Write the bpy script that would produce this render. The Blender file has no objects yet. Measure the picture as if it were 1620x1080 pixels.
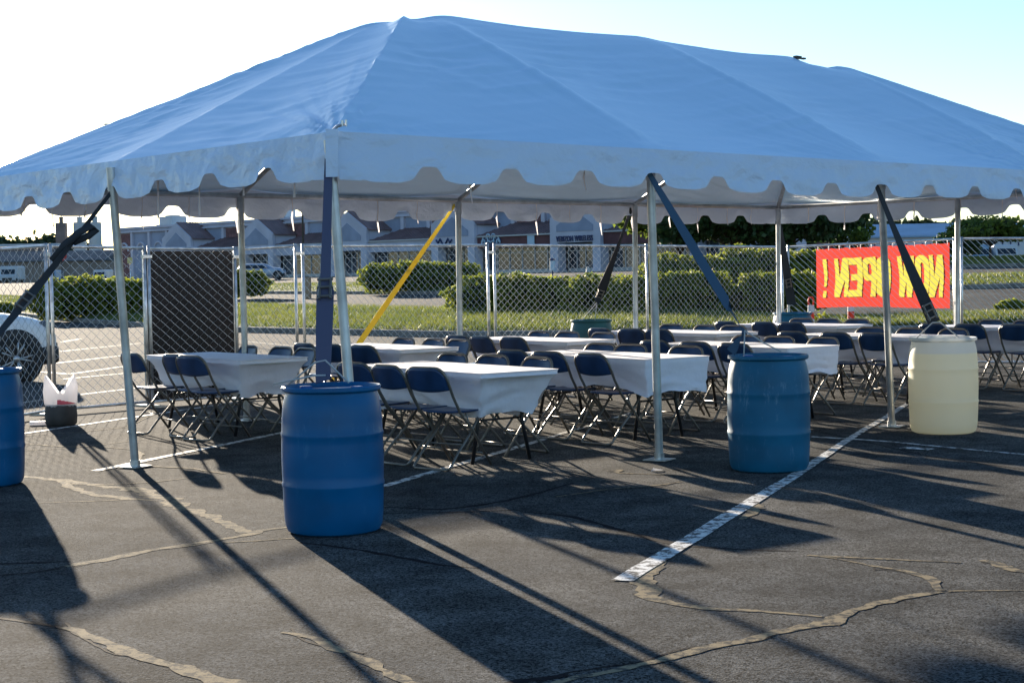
import bpy, math, random
import numpy as np
from mathutils import Vector, Matrix
from mathutils import noise as mn
random.seed(7); rng = np.random.default_rng(11)
R = math.radians
S = bpy.context.scene
COL = S.collection
F = 2540.0

# ---------------------------------------------------------------- helpers
def link(o, parent=None):
    COL.objects.link(o)
    if parent: o.parent = parent
    return o

def tag(o, label=None, cat=None, group=None, kind=None):
    if label: o['label'] = label
    if cat: o['category'] = cat
    if group: o['group'] = group
    if kind: o['kind'] = kind
    return o

def empty(name, loc, rz=0, label=None, cat=None, group=None):
    o = bpy.data.objects.new(name, None); o.empty_display_size = .1
    link(o); o.location = loc; o.rotation_euler = (0, 0, rz)
    return tag(o, label, cat, group)

def mesh_obj(name, verts, faces, mat, parent=None, smooth=False, loc=None):
    me = bpy.data.meshes.new(name)
    verts = [tuple(v) for v in verts]
    if loc is not None: verts = [(v[0]-loc[0], v[1]-loc[1], v[2]-loc[2]) for v in verts]
    me.from_pydata(verts, [], faces); me.update()
    if mat: me.materials.append(mat)
    if smooth:
        me.polygons.foreach_set('use_smooth', [True]*len(me.polygons))
    o = bpy.data.objects.new(name, me); link(o, parent)
    if loc is not None: o.location = loc
    return o

def copy_tree(o, parent=None):
    c = o.copy(); COL.objects.link(c); c.parent = parent
    for ch in list(o.children): copy_tree(ch, c)
    return c

class MB:
    def __init__(s): s.v = []; s.f = []
    def add(s, vs, fs):
        n = len(s.v); s.v += [tuple(x) for x in vs]; s.f += [tuple(i+n for i in f) for f in fs]
    def box(s, c, d, rz=0, bev=0):
        cx, cy, cz = c; a, b, h = d[0]/2, d[1]/2, d[2]/2
        e = min(bev, a*.9, b*.9, h*.9)
        ca, sa = math.cos(rz), math.sin(rz)
        def T(x, y, z): return (cx+x*ca-y*sa, cy+x*sa+y*ca, cz+z)
        if e <= 0:
            vs = [T(x, y, z) for z in (-h, h) for x, y in ((-a,-b),(a,-b),(a,b),(-a,b))]
            s.add(vs, [(3,2,1,0),(4,5,6,7),(0,1,5,4),(1,2,6,5),(2,3,7,6),(3,0,4,7)])
        else:
            vs = []
            for z, k in ((-h, e), (-h+e, 0), (h-e, 0), (h, e)):
                A, B = a-k, b-k
                q = e*.6 if k == 0 else e*.4
                for x, y in ((-A+q,-B),(A-q,-B),(A,-B+q),(A,B-q),(A-q,B),(-A+q,B),(-A,B-q),(-A,-B+q)): vs.append(T(x, y, z))
            fs = [tuple(range(7,-1,-1)), tuple(range(24,32))]
            for l in range(3):
                for i in range(8):
                    j = (i+1) % 8; fs.append((l*8+i, l*8+j, l*8+8+j, l*8+8+i))
            s.add(vs, fs)
    def tube(s, pts, r, n=8, cap=True):
        pts = [Vector(p) for p in pts]; m = len(pts)
        rs = r if isinstance(r, (list, tuple)) else [r]*m
        up = None; vs = []; fs = []
        for i, p in enumerate(pts):
            d = (pts[min(i+1, m-1)]-pts[max(i-1, 0)]).normalized()
            if up is None:
                up = Vector((0,0,1)) if abs(d.z) < .9 else Vector((1,0,0))
            a = d.cross(up).normalized(); b = a.cross(d).normalized(); up = b
            for k in range(n):
                t = 2*math.pi*k/n; vs.append(p+rs[i]*(a*math.cos(t)+b*math.sin(t)))
        for i in range(m-1):
            for k in range(n):
                j = (k+1) % n; fs.append((i*n+k, i*n+j, i*n+n+j, i*n+n+k))
        if cap: fs += [tuple(range(n-1,-1,-1)), tuple(range((m-1)*n, m*n))]
        s.add(vs, fs)
    def lathe(s, prof, n=32, c=(0,0,0), axis='z'):
        vs = []; fs = []; m = len(prof)
        for r, z in prof:
            for k in range(n):
                t = 2*math.pi*k/n
                if axis == 'z': vs.append((c[0]+r*math.cos(t), c[1]+r*math.sin(t), c[2]+z))
                else: vs.append((c[0]+r*math.cos(t), c[1]+z, c[2]+r*math.sin(t)))
        for i in range(m-1):
            for k in range(n):
                j = (k+1) % n; fs.append((i*n+k, i*n+j, i*n+n+j, i*n+n+k))
        s.add(vs, fs)
    def prism(s, poly, axis, a, b):
        # poly of 2-D points extruded along an axis from a to b
        n = len(poly)
        def P(u, v, w):
            return {'x': (w, u, v), 'y': (u, w, v), 'z': (u, v, w)}[axis]
        s.add([P(u, v, a) for u, v in poly]+[P(u, v, b) for u, v in poly],
              [tuple(range(n-1,-1,-1)), tuple(range(n, 2*n))]+[(i, (i+1) % n, n+(i+1) % n, n+i) for i in range(n)])
    def quad(s, a, b, c, d): s.add([a, b, c, d], [(0,1,2,3)])
    def ribbon(s, pts, side, th=.004):
        # pts: centre points, side: half-width vectors
        n = len(pts); vs = []; fs = []
        for p, w in zip(pts, side):
            p = Vector(p); w = Vector(w); q = pts[min(n-1, pts.index(tuple(p))+1)] if False else None
        for i in range(n):
            p = Vector(pts[i]); w = Vector(side[i]); d = (Vector(pts[min(n-1, i+1)])-Vector(pts[max(0, i-1)])).normalized()
            nn = d.cross(w).normalized()*th/2
            vs += [p-w-nn, p+w-nn, p+w+nn, p-w+nn]
        for i in range(n-1):
            for k in range(4):
                j = (k+1) % 4; fs.append((i*4+k, i*4+j, i*4+4+j, i*4+4+k))
        fs += [(3,2,1,0), (n*4-4, n*4-3, n*4-2, n*4-1)]
        s.add(vs, fs)
    def build(s, name, mat, parent=None, smooth=False, loc=None):
        return mesh_obj(name, s.v, s.f, mat, parent, smooth, loc)

def fix_normals(o):
    import bmesh
    bm = bmesh.new(); bm.from_mesh(o.data); bmesh.ops.recalc_face_normals(bm, faces=bm.faces); bm.to_mesh(o.data); bm.free()
    return o

def autosmooth(o, ang=35):
    me = o.data
    me.polygons.foreach_set('use_smooth', [True]*len(me.polygons))
    try: me.set_sharp_from_angle(angle=R(ang))
    except Exception: pass
    return o

# ---------------------------------------------------------------- materials
def mat(name, col, rough=.6, metal=0, noise=None, bump=None, spec=.5, trans=0, col2=None, coords='Object', sheen=0, detail=5):
    m = bpy.data.materials.new(name); m.use_nodes = True
    nt = m.node_tree; N = nt.nodes; L = nt.links
    b = N['Principled BSDF']; out = N['Material Output']
    b.inputs['Base Color'].default_value = (*col, 1)
    b.inputs['Roughness'].default_value = rough; b.inputs['Metallic'].default_value = metal
    b.inputs['Specular IOR Level'].default_value = spec
    tc = N.new('ShaderNodeTexCoord')
    if noise:
        sc, amt = noise
        nz = N.new('ShaderNodeTexNoise'); nz.inputs['Scale'].default_value = sc; nz.inputs['Detail'].default_value = detail
        L.new(tc.outputs[coords], nz.inputs['Vector'])
        mx = N.new('ShaderNodeMix'); mx.data_type = 'RGBA'
        c2 = col2 or tuple(c*(1-amt) for c in col)
        mx.inputs[6].default_value = (*(tuple(min(1, c*(1+amt*.6)) for c in col) if not col2 else col), 1); mx.inputs[7].default_value = (*c2, 1)
        cr = N.new('ShaderNodeMapRange'); cr.inputs[1].default_value = .35; cr.inputs[2].default_value = .65
        L.new(nz.outputs['Fac'], cr.inputs[0]); L.new(cr.outputs[0], mx.inputs[0])
        L.new(mx.outputs[2], b.inputs['Base Color'])
    if bump:
        sc, st = bump[0], bump[1]; dist = bump[2] if len(bump) > 2 else .01
        nb = N.new('ShaderNodeTexNoise'); nb.inputs['Scale'].default_value = sc; nb.inputs['Detail'].default_value = 4
        L.new(tc.outputs[coords], nb.inputs['Vector'])
        bp_ = N.new('ShaderNodeBump'); bp_.inputs['Strength'].default_value = st; bp_.inputs['Distance'].default_value = dist
        L.new(nb.outputs['Fac'], bp_.inputs['Height']); L.new(bp_.outputs[0], b.inputs['Normal'])
    if trans > 0:
        t = N.new('ShaderNodeBsdfTranslucent'); t.inputs['Color'].default_value = (*[min(1, c*1.1) for c in col], 1)
        if noise: L.new(mx.outputs[2], t.inputs['Color'])
        ms = N.new('ShaderNodeMixShader'); ms.inputs[0].default_value = trans
        L.new(b.outputs[0], ms.inputs[1]); L.new(t.outputs[0], ms.inputs[2]); L.new(ms.outputs[0], out.inputs['Surface'])
    return m

def scuff(m, light, scale=(9,9,2.5), lo=.64, hi=.70):
    nt = m.node_tree; N = nt.nodes; L = nt.links; b = N['Principled BSDF']; src = b.inputs['Base Color'].links[0].from_socket
    tc = N.new('ShaderNodeTexCoord'); mp = N.new('ShaderNodeMapping'); mp.inputs['Scale'].default_value = scale; L.new(tc.outputs['Object'], mp.inputs['Vector'])
    n = N.new('ShaderNodeTexNoise'); n.inputs['Scale'].default_value = 1.6; n.inputs['Detail'].default_value = 12; n.inputs['Roughness'].default_value = .8; L.new(mp.outputs[0], n.inputs['Vector'])
    mr = N.new('ShaderNodeMapRange'); mr.inputs[1].default_value = lo; mr.inputs[2].default_value = hi; mr.inputs[4].default_value = .55; L.new(n.outputs['Fac'], mr.inputs[0])
    mx = N.new('ShaderNodeMix'); mx.data_type = 'RGBA'; mx.inputs[7].default_value = (*light, 1); L.new(src, mx.inputs[6]); L.new(mr.outputs[0], mx.inputs[0])
    L.new(mx.outputs[2], b.inputs['Base Color'])

def asphalt(name, dark, light, rough=.62, grit=260, bump=.9):
    m = bpy.data.materials.new(name); m.use_nodes = True
    nt = m.node_tree; N = nt.nodes; L = nt.links; b = N['Principled BSDF']
    tc = N.new('ShaderNodeTexCoord')
    n1 = N.new('ShaderNodeTexNoise'); n1.inputs['Scale'].default_value = .5; n1.inputs['Detail'].default_value = 8; n1.inputs['Roughness'].default_value = .65
    n2 = N.new('ShaderNodeTexNoise'); n2.inputs['Scale'].default_value = grit; n2.inputs['Detail'].default_value = 2
    vo = N.new('ShaderNodeTexVoronoi'); vo.inputs['Scale'].default_value = 115
    for n in (n1, n2, vo): L.new(tc.outputs['Object'], n.inputs['Vector'])
    mx = N.new('ShaderNodeMix'); mx.data_type = 'RGBA'; mx.inputs[6].default_value = (*dark, 1); mx.inputs[7].default_value = (*light, 1)
    mr = N.new('ShaderNodeMapRange'); mr.inputs[1].default_value = .3; mr.inputs[2].default_value = .7
    L.new(n1.outputs['Fac'], mr.inputs[0]); L.new(mr.outputs[0], mx.inputs[0])
    n3 = N.new('ShaderNodeTexNoise'); n3.inputs['Scale'].default_value = 2.6; n3.inputs['Detail'].default_value = 6; n3.inputs['Roughness'].default_value = .7; L.new(tc.outputs['Object'], n3.inputs['Vector'])
    m3 = N.new('ShaderNodeMapRange'); m3.inputs[1].default_value = .38; m3.inputs[2].default_value = .60; m3.inputs[3].default_value = .62; m3.inputs[4].default_value = 1.15; L.new(n3.outputs['Fac'], m3.inputs[0])
    v3 = N.new('ShaderNodeVectorMath'); v3.operation = 'SCALE'; L.new(mx.outputs[2], v3.inputs[0]); L.new(m3.outputs[0], v3.inputs['Scale'])
    mr2 = N.new('ShaderNodeMapRange'); mr2.inputs[1].default_value = .0; mr2.inputs[2].default_value = 1; mr2.inputs[3].default_value = .12; mr2.inputs[4].default_value = 2.3
    sp = N.new('ShaderNodeSeparateColor'); L.new(vo.outputs['Color'], sp.inputs[0]); L.new(sp.outputs[0], mr2.inputs[0])
    vm = N.new('ShaderNodeVectorMath'); vm.operation = 'SCALE'; L.new(v3.outputs[0], vm.inputs[0]); L.new(mr2.outputs[0], vm.inputs['Scale'])
    L.new(vm.outputs[0], b.inputs['Base Color'])
    ad = N.new('ShaderNodeMath'); ad.operation = 'MULTIPLY_ADD'; ad.inputs[1].default_value = .5
    L.new(n2.outputs['Fac'], ad.inputs[0]); L.new(vo.outputs['Distance'], ad.inputs[2])
    bu = N.new('ShaderNodeBump'); bu.inputs['Strength'].default_value = bump; bu.inputs['Distance'].default_value = .0018
    L.new(ad.outputs[0], bu.inputs['Height']); L.new(bu.outputs[0], b.inputs['Normal'])
    b.inputs['Roughness'].default_value = rough; b.inputs['Specular IOR Level'].default_value = .03
    return m

def paint_mat(name, col, under, wear=.45, rough=.7, spec=.12):
    m = bpy.data.materials.new(name); m.use_nodes = True
    nt = m.node_tree; N = nt.nodes; L = nt.links; b = N['Principled BSDF']
    tc = N.new('ShaderNodeTexCoord'); n1 = N.new('ShaderNodeTexNoise'); n1.inputs['Scale'].default_value = 14; n1.inputs['Detail'].default_value = 9; n1.inputs['Roughness'].default_value = .72
    L.new(tc.outputs['Object'], n1.inputs['Vector'])
    mr = N.new('ShaderNodeMapRange'); mr.inputs[1].default_value = wear; mr.inputs[2].default_value = wear+.08
    L.new(n1.outputs['Fac'], mr.inputs[0])
    mx = N.new('ShaderNodeMix'); mx.data_type = 'RGBA'; mx.inputs[6].default_value = (*under, 1); mx.inputs[7].default_value = (*col, 1)
    L.new(mr.outputs[0], mx.inputs[0]); L.new(mx.outputs[2], b.inputs['Base Color'])
    n2 = N.new('ShaderNodeTexNoise'); n2.inputs['Scale'].default_value = 150; L.new(tc.outputs['Object'], n2.inputs['Vector'])
    bu = N.new('ShaderNodeBump'); bu.inputs['Strength'].default_value = .5; bu.inputs['Distance'].default_value = .003
    L.new(n2.outputs['Fac'], bu.inputs['Height']); L.new(bu.outputs[0], b.inputs['Normal'])
    b.inputs['Roughness'].default_value = rough; b.inputs['Specular IOR Level'].default_value = spec
    return m

M = {}
M['asphalt'] = asphalt('asphalt', (.036,.039,.042), (.094,.091,.084), 1.0)
M['paint'] = paint_mat('worn white paint', (.72,.72,.70), (.07,.07,.07), .445)
M['paint_old'] = paint_mat('old faded paint', (.50,.47,.40), (.06,.06,.055), .46)
M['tar'] = paint_mat('crack sealer', (.27,.22,.145), (.085,.08,.07), .45, .9, .02)  # dark tar in itself; the tan is low sun glare painted as colour
M['tar_dark'] = mat('dark crack sealer', (.020,.018,.020), .9, spec=.03, noise=(30,.4), bump=(120,.5,.003))
M['concrete'] = mat('kerb concrete', (.22,.20,.18), .85, noise=(2,.35), bump=(60,.4,.004))
M['vinyl'] = None
M['alu'] = mat('brushed aluminium', (.52,.54,.56), .42, .75, noise=(6,.25))
M['galv'] = mat('galvanised steel', (.60,.61,.62), .38, .85, noise=(9,.3))
M['galv_wire'] = mat('galvanised wire', (.50,.50,.49), .45, .6)
M['tube'] = mat('bronze grey tube', (.20,.18,.16), .38, .55, noise=(12,.2))
M['navy'] = mat('navy blue plastic', (.016,.050,.135), .32, noise=(7,.25), bump=(300,.12,.002))
M['cloth'] = mat('white stretch cloth', (.88,.87,.95), .85, bump=(6,.55,.03), trans=.12)
M['legblack'] = mat('black table leg', (.015,.015,.018), .4, .2)
M['board'] = mat('table plastic', (.6,.6,.58), .5, bump=(200,.1,.002))
M['blue'] = mat('blue barrel plastic', (.000,.105,.27), .32, spec=.25, noise=(3,.18), bump=(4,.12,.02), trans=.04)
M['blue2'] = mat('faded blue barrel plastic', (.006,.12,.23), .45, spec=.3, noise=(3,.22), bump=(4,.12,.02), trans=.04)
M['teal'] = mat('teal barrel plastic', (.015,.11,.13), .5, noise=(3,.2), trans=.04)
M['bung'] = mat('bung plastic', (.01,.09,.3), .4)
M['strap_dark'] = mat('charcoal webbing', (.022,.027,.036), .75, bump=(350,.5,.002))
M['strap_violet'] = mat('slate blue webbing', (.075,.08,.14), .75, bump=(350,.5,.002))
M['strap_blue'] = mat('navy webbing', (.035,.085,.15), .75, bump=(350,.5,.002))
M['strap_yellow'] = mat('yellow webbing', (.80,.63,.07), .7, bump=(350,.5,.002), trans=.2)
M['rope'] = mat('pale rope', (.42,.42,.42), .7, bump=(300,.4,.002))
M['screen'] = mat('dark brown board', (.016,.012,.012), .75, noise=(1.2,.35))
M['banner'] = mat('red vinyl banner', (.50,.05,.035), .5, bump=(3,.4,.03), trans=.4)
M['banner_y'] = mat('yellow print', (.56,.50,.08), .5, bump=(3,.3,.03), trans=.35)
M['banner_s'] = mat('dark red print', (.10,.008,.006), .5, trans=.3)
M['white_paint'] = mat('white car paint', (.80,.81,.82), .25, noise=(2,.05))
M['black'] = mat('black plastic', (.012,.012,.013), .5)
M['rubber'] = mat('tyre rubber', (.018,.018,.018), .8, bump=(80,.3,.003))
M['alloy'] = mat('alloy rim', (.55,.55,.55), .3, .8)
M['glass'] = mat('dark window glass', (.07,.08,.095), .08, noise=(.6,.6), spec=.8)
M['carglass'] = mat('car glass', (.02,.03,.04), .05)
M['lamp'] = mat('headlamp lens', (.12,.13,.15), .1)
M['stucco'] = mat('lavender stucco', (.54,.54,.63), .9, noise=(.4,.12), bump=(20,.3,.01))
M['inset'] = mat('slate inset panel', (.30,.34,.45), .85, noise=(.5,.15))
M['brickred'] = mat('muted red brick', (.20,.10,.10), .9, noise=(2,.3))
M['fascia'] = mat('maroon fascia', (.13,.055,.06), .8, noise=(1,.2))
M['metalroof'] = mat('red brown metal roof', (.22,.14,.135), .5, .1, noise=(.7,.25))
M['frame_w'] = mat('pale window frame', (.45,.45,.45), .5)
M['tile'] = mat('roof cap', (.10,.05,.05), .7)
M['block'] = mat('tan block wall', (.24,.20,.17), .9, noise=(.5,.2), bump=(8,.4,.02))
M['palemetal'] = mat('pale sheet metal', (.50,.55,.60), .5, noise=(.3,.12))
M['bluemetal'] = mat('pale blue sheet metal', (.22,.36,.52), .55, noise=(.3,.15))
M['whroof'] = mat('weathered grey roof sheet', (.12,.14,.16), 1.0, spec=.0, noise=(.3,.2))
M['silo_dark'] = mat('dark silo concrete', (.16,.14,.14), .9, noise=(.3,.2))
M['silo_light'] = mat('pale silo steel', (.42,.47,.50), .6, noise=(.3,.15))
M['bark'] = mat('tree bark', (.07,.05,.035), .9, noise=(6,.4), bump=(20,.8,.03))
def leafmat(name, c1, c2, tr=.4, sc=1.3):
    return mat(name, c1, .55, noise=(sc,.5), col2=c2, trans=tr)
M['leaf_hedge'] = leafmat('hedge leaves', (.30,.32,.04), (.11,.15,.025), .55, 3)
M['leaf_dark'] = leafmat('dark tree leaves', (.045,.09,.02), (.015,.04,.012), .35)
M['leaf_mid'] = leafmat('mid tree leaves', (.17,.22,.03), (.06,.11,.02), .5)
M['leaf_olive'] = leafmat('dry shrub leaves', (.16,.13,.06), (.07,.08,.03), .35, 2)
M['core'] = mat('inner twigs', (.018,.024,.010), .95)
M['grass'] = mat('grass turf', (.10,.12,.035), .9, noise=(1.2,.4), bump=(25,.9,.05))
M['blade'] = leafmat('grass blades', (.17,.185,.04), (.085,.115,.028), .5, .8)
M['far_trees'] = leafmat('far tree leaves', (.055,.085,.035), (.03,.05,.025), .3, .06)
M['orange'] = mat('orange plastic', (.75,.06,.015), .5, trans=.2)
M['white_band'] = mat('white reflective band', (.7,.7,.7), .4)
M['bagwhite'] = mat('white plastic bag', (.85,.83,.84), .4, bump=(16,.8,.03), trans=.6)
M['baggrey'] = mat('grey weight bucket', (.055,.05,.048), .7, noise=(6,.3), bump=(12,.5,.02))
M['pinkprint'] = mat('pink print', (.65,.12,.16), .5, trans=.4)
M['stopred'] = mat('stop sign red', (.45,.03,.03), .4)
M['signyellow'] = mat('yellow sign', (.65,.52,.22), .5)
M['signwhite'] = mat('pale sign face', (.45,.60,.72), .5)
M['letter'] = mat('navy sign letters', (.012,.03,.12), .4)
M['tan'] = mat('tan painted steel', (.36,.24,.15), .8, noise=(1,.2))
M['carblue'] = mat('silver blue car paint', (.28,.34,.45), .3, .3)
M['dryground'] = mat('dry soil and gravel', (.32,.27,.2), .95, noise=(.5,.25))

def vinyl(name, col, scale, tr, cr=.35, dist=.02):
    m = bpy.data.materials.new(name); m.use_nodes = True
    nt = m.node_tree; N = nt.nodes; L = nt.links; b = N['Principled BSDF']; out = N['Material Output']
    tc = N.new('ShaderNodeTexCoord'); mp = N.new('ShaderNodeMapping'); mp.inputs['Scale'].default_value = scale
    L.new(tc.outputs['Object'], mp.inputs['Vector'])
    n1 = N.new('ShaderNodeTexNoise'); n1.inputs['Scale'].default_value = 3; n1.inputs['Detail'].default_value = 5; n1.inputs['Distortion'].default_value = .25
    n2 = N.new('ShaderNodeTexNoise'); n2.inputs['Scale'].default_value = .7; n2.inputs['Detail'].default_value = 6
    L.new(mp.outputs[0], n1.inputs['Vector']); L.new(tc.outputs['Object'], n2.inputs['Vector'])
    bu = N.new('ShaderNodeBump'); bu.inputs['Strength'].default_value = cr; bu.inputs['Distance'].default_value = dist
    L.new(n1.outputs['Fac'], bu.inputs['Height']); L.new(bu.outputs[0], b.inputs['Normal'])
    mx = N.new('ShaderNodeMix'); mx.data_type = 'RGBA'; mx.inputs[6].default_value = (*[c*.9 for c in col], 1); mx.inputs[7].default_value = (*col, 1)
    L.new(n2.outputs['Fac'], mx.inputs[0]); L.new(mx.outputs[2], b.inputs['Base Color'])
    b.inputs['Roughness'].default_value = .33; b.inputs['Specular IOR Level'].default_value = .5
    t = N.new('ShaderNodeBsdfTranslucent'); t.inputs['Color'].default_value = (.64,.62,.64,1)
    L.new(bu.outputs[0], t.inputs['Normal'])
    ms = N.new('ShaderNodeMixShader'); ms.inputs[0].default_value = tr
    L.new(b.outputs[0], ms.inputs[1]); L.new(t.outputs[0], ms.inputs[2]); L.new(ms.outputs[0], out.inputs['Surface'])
    return m
M['vinyl'] = vinyl('canopy vinyl with sky light tint', (.50,.74,.97), (1,1,1), .012, .25)  # white vinyl; the blue of the sky light is put into its colour
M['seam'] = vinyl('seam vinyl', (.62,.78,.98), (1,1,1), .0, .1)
M['valance'] = vinyl('valance vinyl with sky light tint', (.62,.74,.92), (1.3,1.3,1.8), .01, .8, .06)  # same white vinyl, with a paler sky light tint painted in

scuff(M['blue'], (.05,.19,.36), lo=.58, hi=.68); scuff(M['blue2'], (.16,.30,.42), lo=.56, hi=.66); scuff(M['alu'], (.25,.26,.27), (3,3,.6), .6, .68)
# cream barrel: pale plastic, yellowish liquid up to a level
def cream():
    m = bpy.data.materials.new('cream barrel plastic'); m.use_nodes = True
    nt = m.node_tree; N = nt.nodes; L = nt.links; b = N['Principled BSDF']; out = N['Material Output']
    tc = N.new('ShaderNodeTexCoord'); sp = N.new('ShaderNodeSeparateXYZ'); L.new(tc.outputs['Object'], sp.inputs[0])
    mr = N.new('ShaderNodeMapRange'); mr.inputs[1].default_value = .735; mr.inputs[2].default_value = .745; L.new(sp.outputs['Z'], mr.inputs[0])
    mx = N.new('ShaderNodeMix'); mx.data_type = 'RGBA'; mx.inputs[6].default_value = (.78,.75,.60,1); mx.inputs[7].default_value = (.66,.68,.68,1)
    L.new(mr.outputs[0], mx.inputs[0]); L.new(mx.outputs[2], b.inputs['Base Color'])
    t = N.new('ShaderNodeBsdfTranslucent'); L.new(mx.outputs[2], t.inputs['Color'])
    ms = N.new('ShaderNodeMixShader'); ms.inputs[0].default_value = .42
    b.inputs['Roughness'].default_value = .45
    L.new(b.outputs[0], ms.inputs[1]); L.new(t.outputs[0], ms.inputs[2]); L.new(ms.outputs[0], out.inputs['Surface'])
    return m
M['cream'] = cream()
M['creamlid'] = mat('pale lid plastic', (.6,.62,.62), .45, trans=.3)

# ---------------------------------------------------------------- terrain
def sm(t): t = min(1, max(0, t)); return t*t*(3-2*t)
def gz(X, Y):
    m = .72*X+.694*Y
    z = 0
    if m > 30: z = 1.6*min(1, (m-30)/62)
    z = z*sm((m-28)/10) if m < 38 else z
    z += .35*sm((X-7)/14)*sm((m-44)/22)*(1-sm((m-95)/20))
    return z
def spx(px, Y): return (px-810)/F*Y            # sideways metres of a sight line at depth Y
HZ = lambda px: 434.8-(px-810)*.0178
def zat(px, py, Y): return 1.53+(HZ(px)-py)*Y/F

xs = sorted(set([-900,-500,-300,-200,-150,-120,-100,-80,-65]+list(np.arange(-55, 56, 2.5))+[60,65,80,100,120,150,200,300,500,900]))
ys = sorted(set([-60,-30,-10]+list(np.arange(0, 150, 2.5))+[160,170,180,190,200,220,250,300,400,600,1000,2000,4000]))
vs = [(x, y, gz(x, y)) for y in ys for x in xs]
nx = len(xs)
fs = [(j*nx+i, j*nx+i+1, (j+1)*nx+i+1, (j+1)*nx+i) for j in range(len(ys)-1) for i in range(nx-1)]
tag(mesh_obj('ground', vs, fs, M['asphalt'], smooth=True), 'cracked dark grey asphalt parking lot', kind='structure')

def lerp_line(pts, px):
    pts = sorted(pts)
    if px <= pts[0][0]: return pts[0][1]
    for a, b in zip(pts, pts[1:]):
        if px <= b[0]:
            t = (px-a[0])/(b[0]-a[0]); t = t
            return 1/((1-t)/a[1]+t/b[1])
    return pts[-1][1]

def strip(name, front, back, px0, px1, h, berm, m, rows=8, cols=60, label=None, kerb=True):
    vs = []; fs = []; kv = MB(); fr = []; bk = []
    for i in range(cols+1):
        px = px0+(px1-px0)*i/cols
        ya, yb = lerp_line(front, px), lerp_line(back, px)
        for j in range(rows+1):
            t = j/rows; y = ya+(yb-ya)*t; x = spx(px, y)
            z = gz(x, y)+h+berm*(1-.85*sm((px-1050)/250))*math.sin(math.pi*t)**.8 + (.03*math.sin(x*1.7+y)+.03*math.sin(y*.9-x*.6))*math.sin(math.pi*t)
            vs.append((x, y, z))
        fr.append((spx(px, ya), ya)); bk.append((spx(px, yb), yb))
    r = rows+1
    for i in range(cols):
        for j in range(rows): fs.append((i*r+j, i*r+r+j, i*r+r+j+1, i*r+j+1))
    g = mesh_obj(name, vs, fs, m, smooth=True); tag(g, label, kind='structure')
    if kerb:
        for line, sg in ((fr, -1), (bk, 1)):
            v = []; f = []
            for (x, y) in line:
                z = gz(x, y); d = .22*sg
                v += [(x, y+d, z-.05), (x, y+d, z+h-.02), (x, y+d*.8, z+h+.005), (x, y, z+h+.006), (x, y-.02*sg, z-.05)]
            for i in range(len(line)-1):
                for k in range(4): f.append((i*5+k, i*5+5+k, i*5+6+k, i*5+k+1))
            tag(mesh_obj('kerb', v, f, M['concrete']), 'pale concrete kerb edging the planted island', kind='structure')
    return vs

B1 = [(-200,140),(83,66),(230,54),(380,47),(722,40),(1100,38.5),(1620,37),(1900,36)]
B2 = [(-200,170),(83,96),(400,70),(722,56),(1100,47),(1300,41.5),(1560,40.5),(1900,40)]
isl1 = strip('grass_island', B1, B2, -150, 1850, .15, .18, M['grass'], label='sunlit grass island with kerb behind the fence', cols=90, rows=12)
B4 = [(0,175),(400,97),(722,80),(1100,68),(1560,59),(1900,56)]
B5 = [(0,200),(400,118),(722,98),(1100,84),(1560,66),(1900,62)]
isl2 = strip('grass_verge', B4, B5, 330, 1850, .15, .18, M['grass'], label='second grass strip beyond the road')
B6 = [(1100,95),(1560,82),(1900,78)]
B7 = [(1100,112),(1560,104),(1900,100)]
isl3 = strip('grass_bank', B6, B7, 1330, 1850, .15, .35, M['grass'], label='third grass strip with a small tree')
B8 = [(1100,118),(1560,110),(1900,106)]
B9 = [(1100,126),(1560,118),(1900,114)]
strip('gravel_bank', B8, B9, 1330, 1850, .15, .35, M['dryground'], label='dry gravel strip beyond the last road', kerb=False)

def blades(name, verts_grid, cols, rows, n, hmin, hmax, w, label, pxr=None):
    r = rows+1; A = np.array(verts_grid).reshape(cols+1, r, 3)
    u = rng.random(n)*cols*.9999; v = rng.random(n)*rows*.9999
    i = u.astype(int); j = v.astype(int); fu = (u-i)[:,None]; fv = (v-j)[:,None]
    P = (A[i,j]*(1-fu)*(1-fv)+A[i+1,j]*fu*(1-fv)+A[i,j+1]*(1-fu)*fv+A[i+1,j+1]*fu*fv)
    a = rng.random(n)*2*np.pi; hh = hmin+(hmax-hmin)*rng.random(n)**1.6
    d = np.stack([np.cos(a), np.sin(a), np.zeros(n)], 1)*w/2
    lean = np.stack([rng.normal(0,.35,n)*hh, rng.normal(0,.35,n)*hh, hh], 1)
    V = np.empty((n,3,3)); V[:,0] = P-d; V[:,1] = P+d; V[:,2] = P+lean
    return tri_mesh(name, V, M['blade'], label, 'stuff')

def tri_mesh(name, V, m, label=None, kind=None, parent=None, quads=False):
    k = V.shape[1]; n = V.shape[0]
    me = bpy.data.meshes.new(name)
    me.vertices.add(n*k); me.vertices.foreach_set('co', V.reshape(-1).astype('f'))
    me.loops.add(n*k); me.loops.foreach_set('vertex_index', np.arange(n*k, dtype='i'))
    me.polygons.add(n); me.polygons.foreach_set('loop_start', np.arange(0, n*k, k, dtype='i')); me.polygons.foreach_set('loop_total', np.full(n, k, 'i'))
    me.update(calc_edges=True); me.materials.append(m)
    o = bpy.data.objects.new(name, me); link(o, parent)
    tag(o, label, kind=kind)
    return o
blades('grass', isl1, 90, 12, 110000, .05, .20, .03, 'sunlit grass blades on the near island')
blades('grass', isl2, 60, 8, 30000, .06, .16, .05, 'grass blades on the strip beyond the road')
blades('grass', isl3, 60, 8, 14000, .06, .16, .06, 'grass blades on the far right strip')

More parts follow.
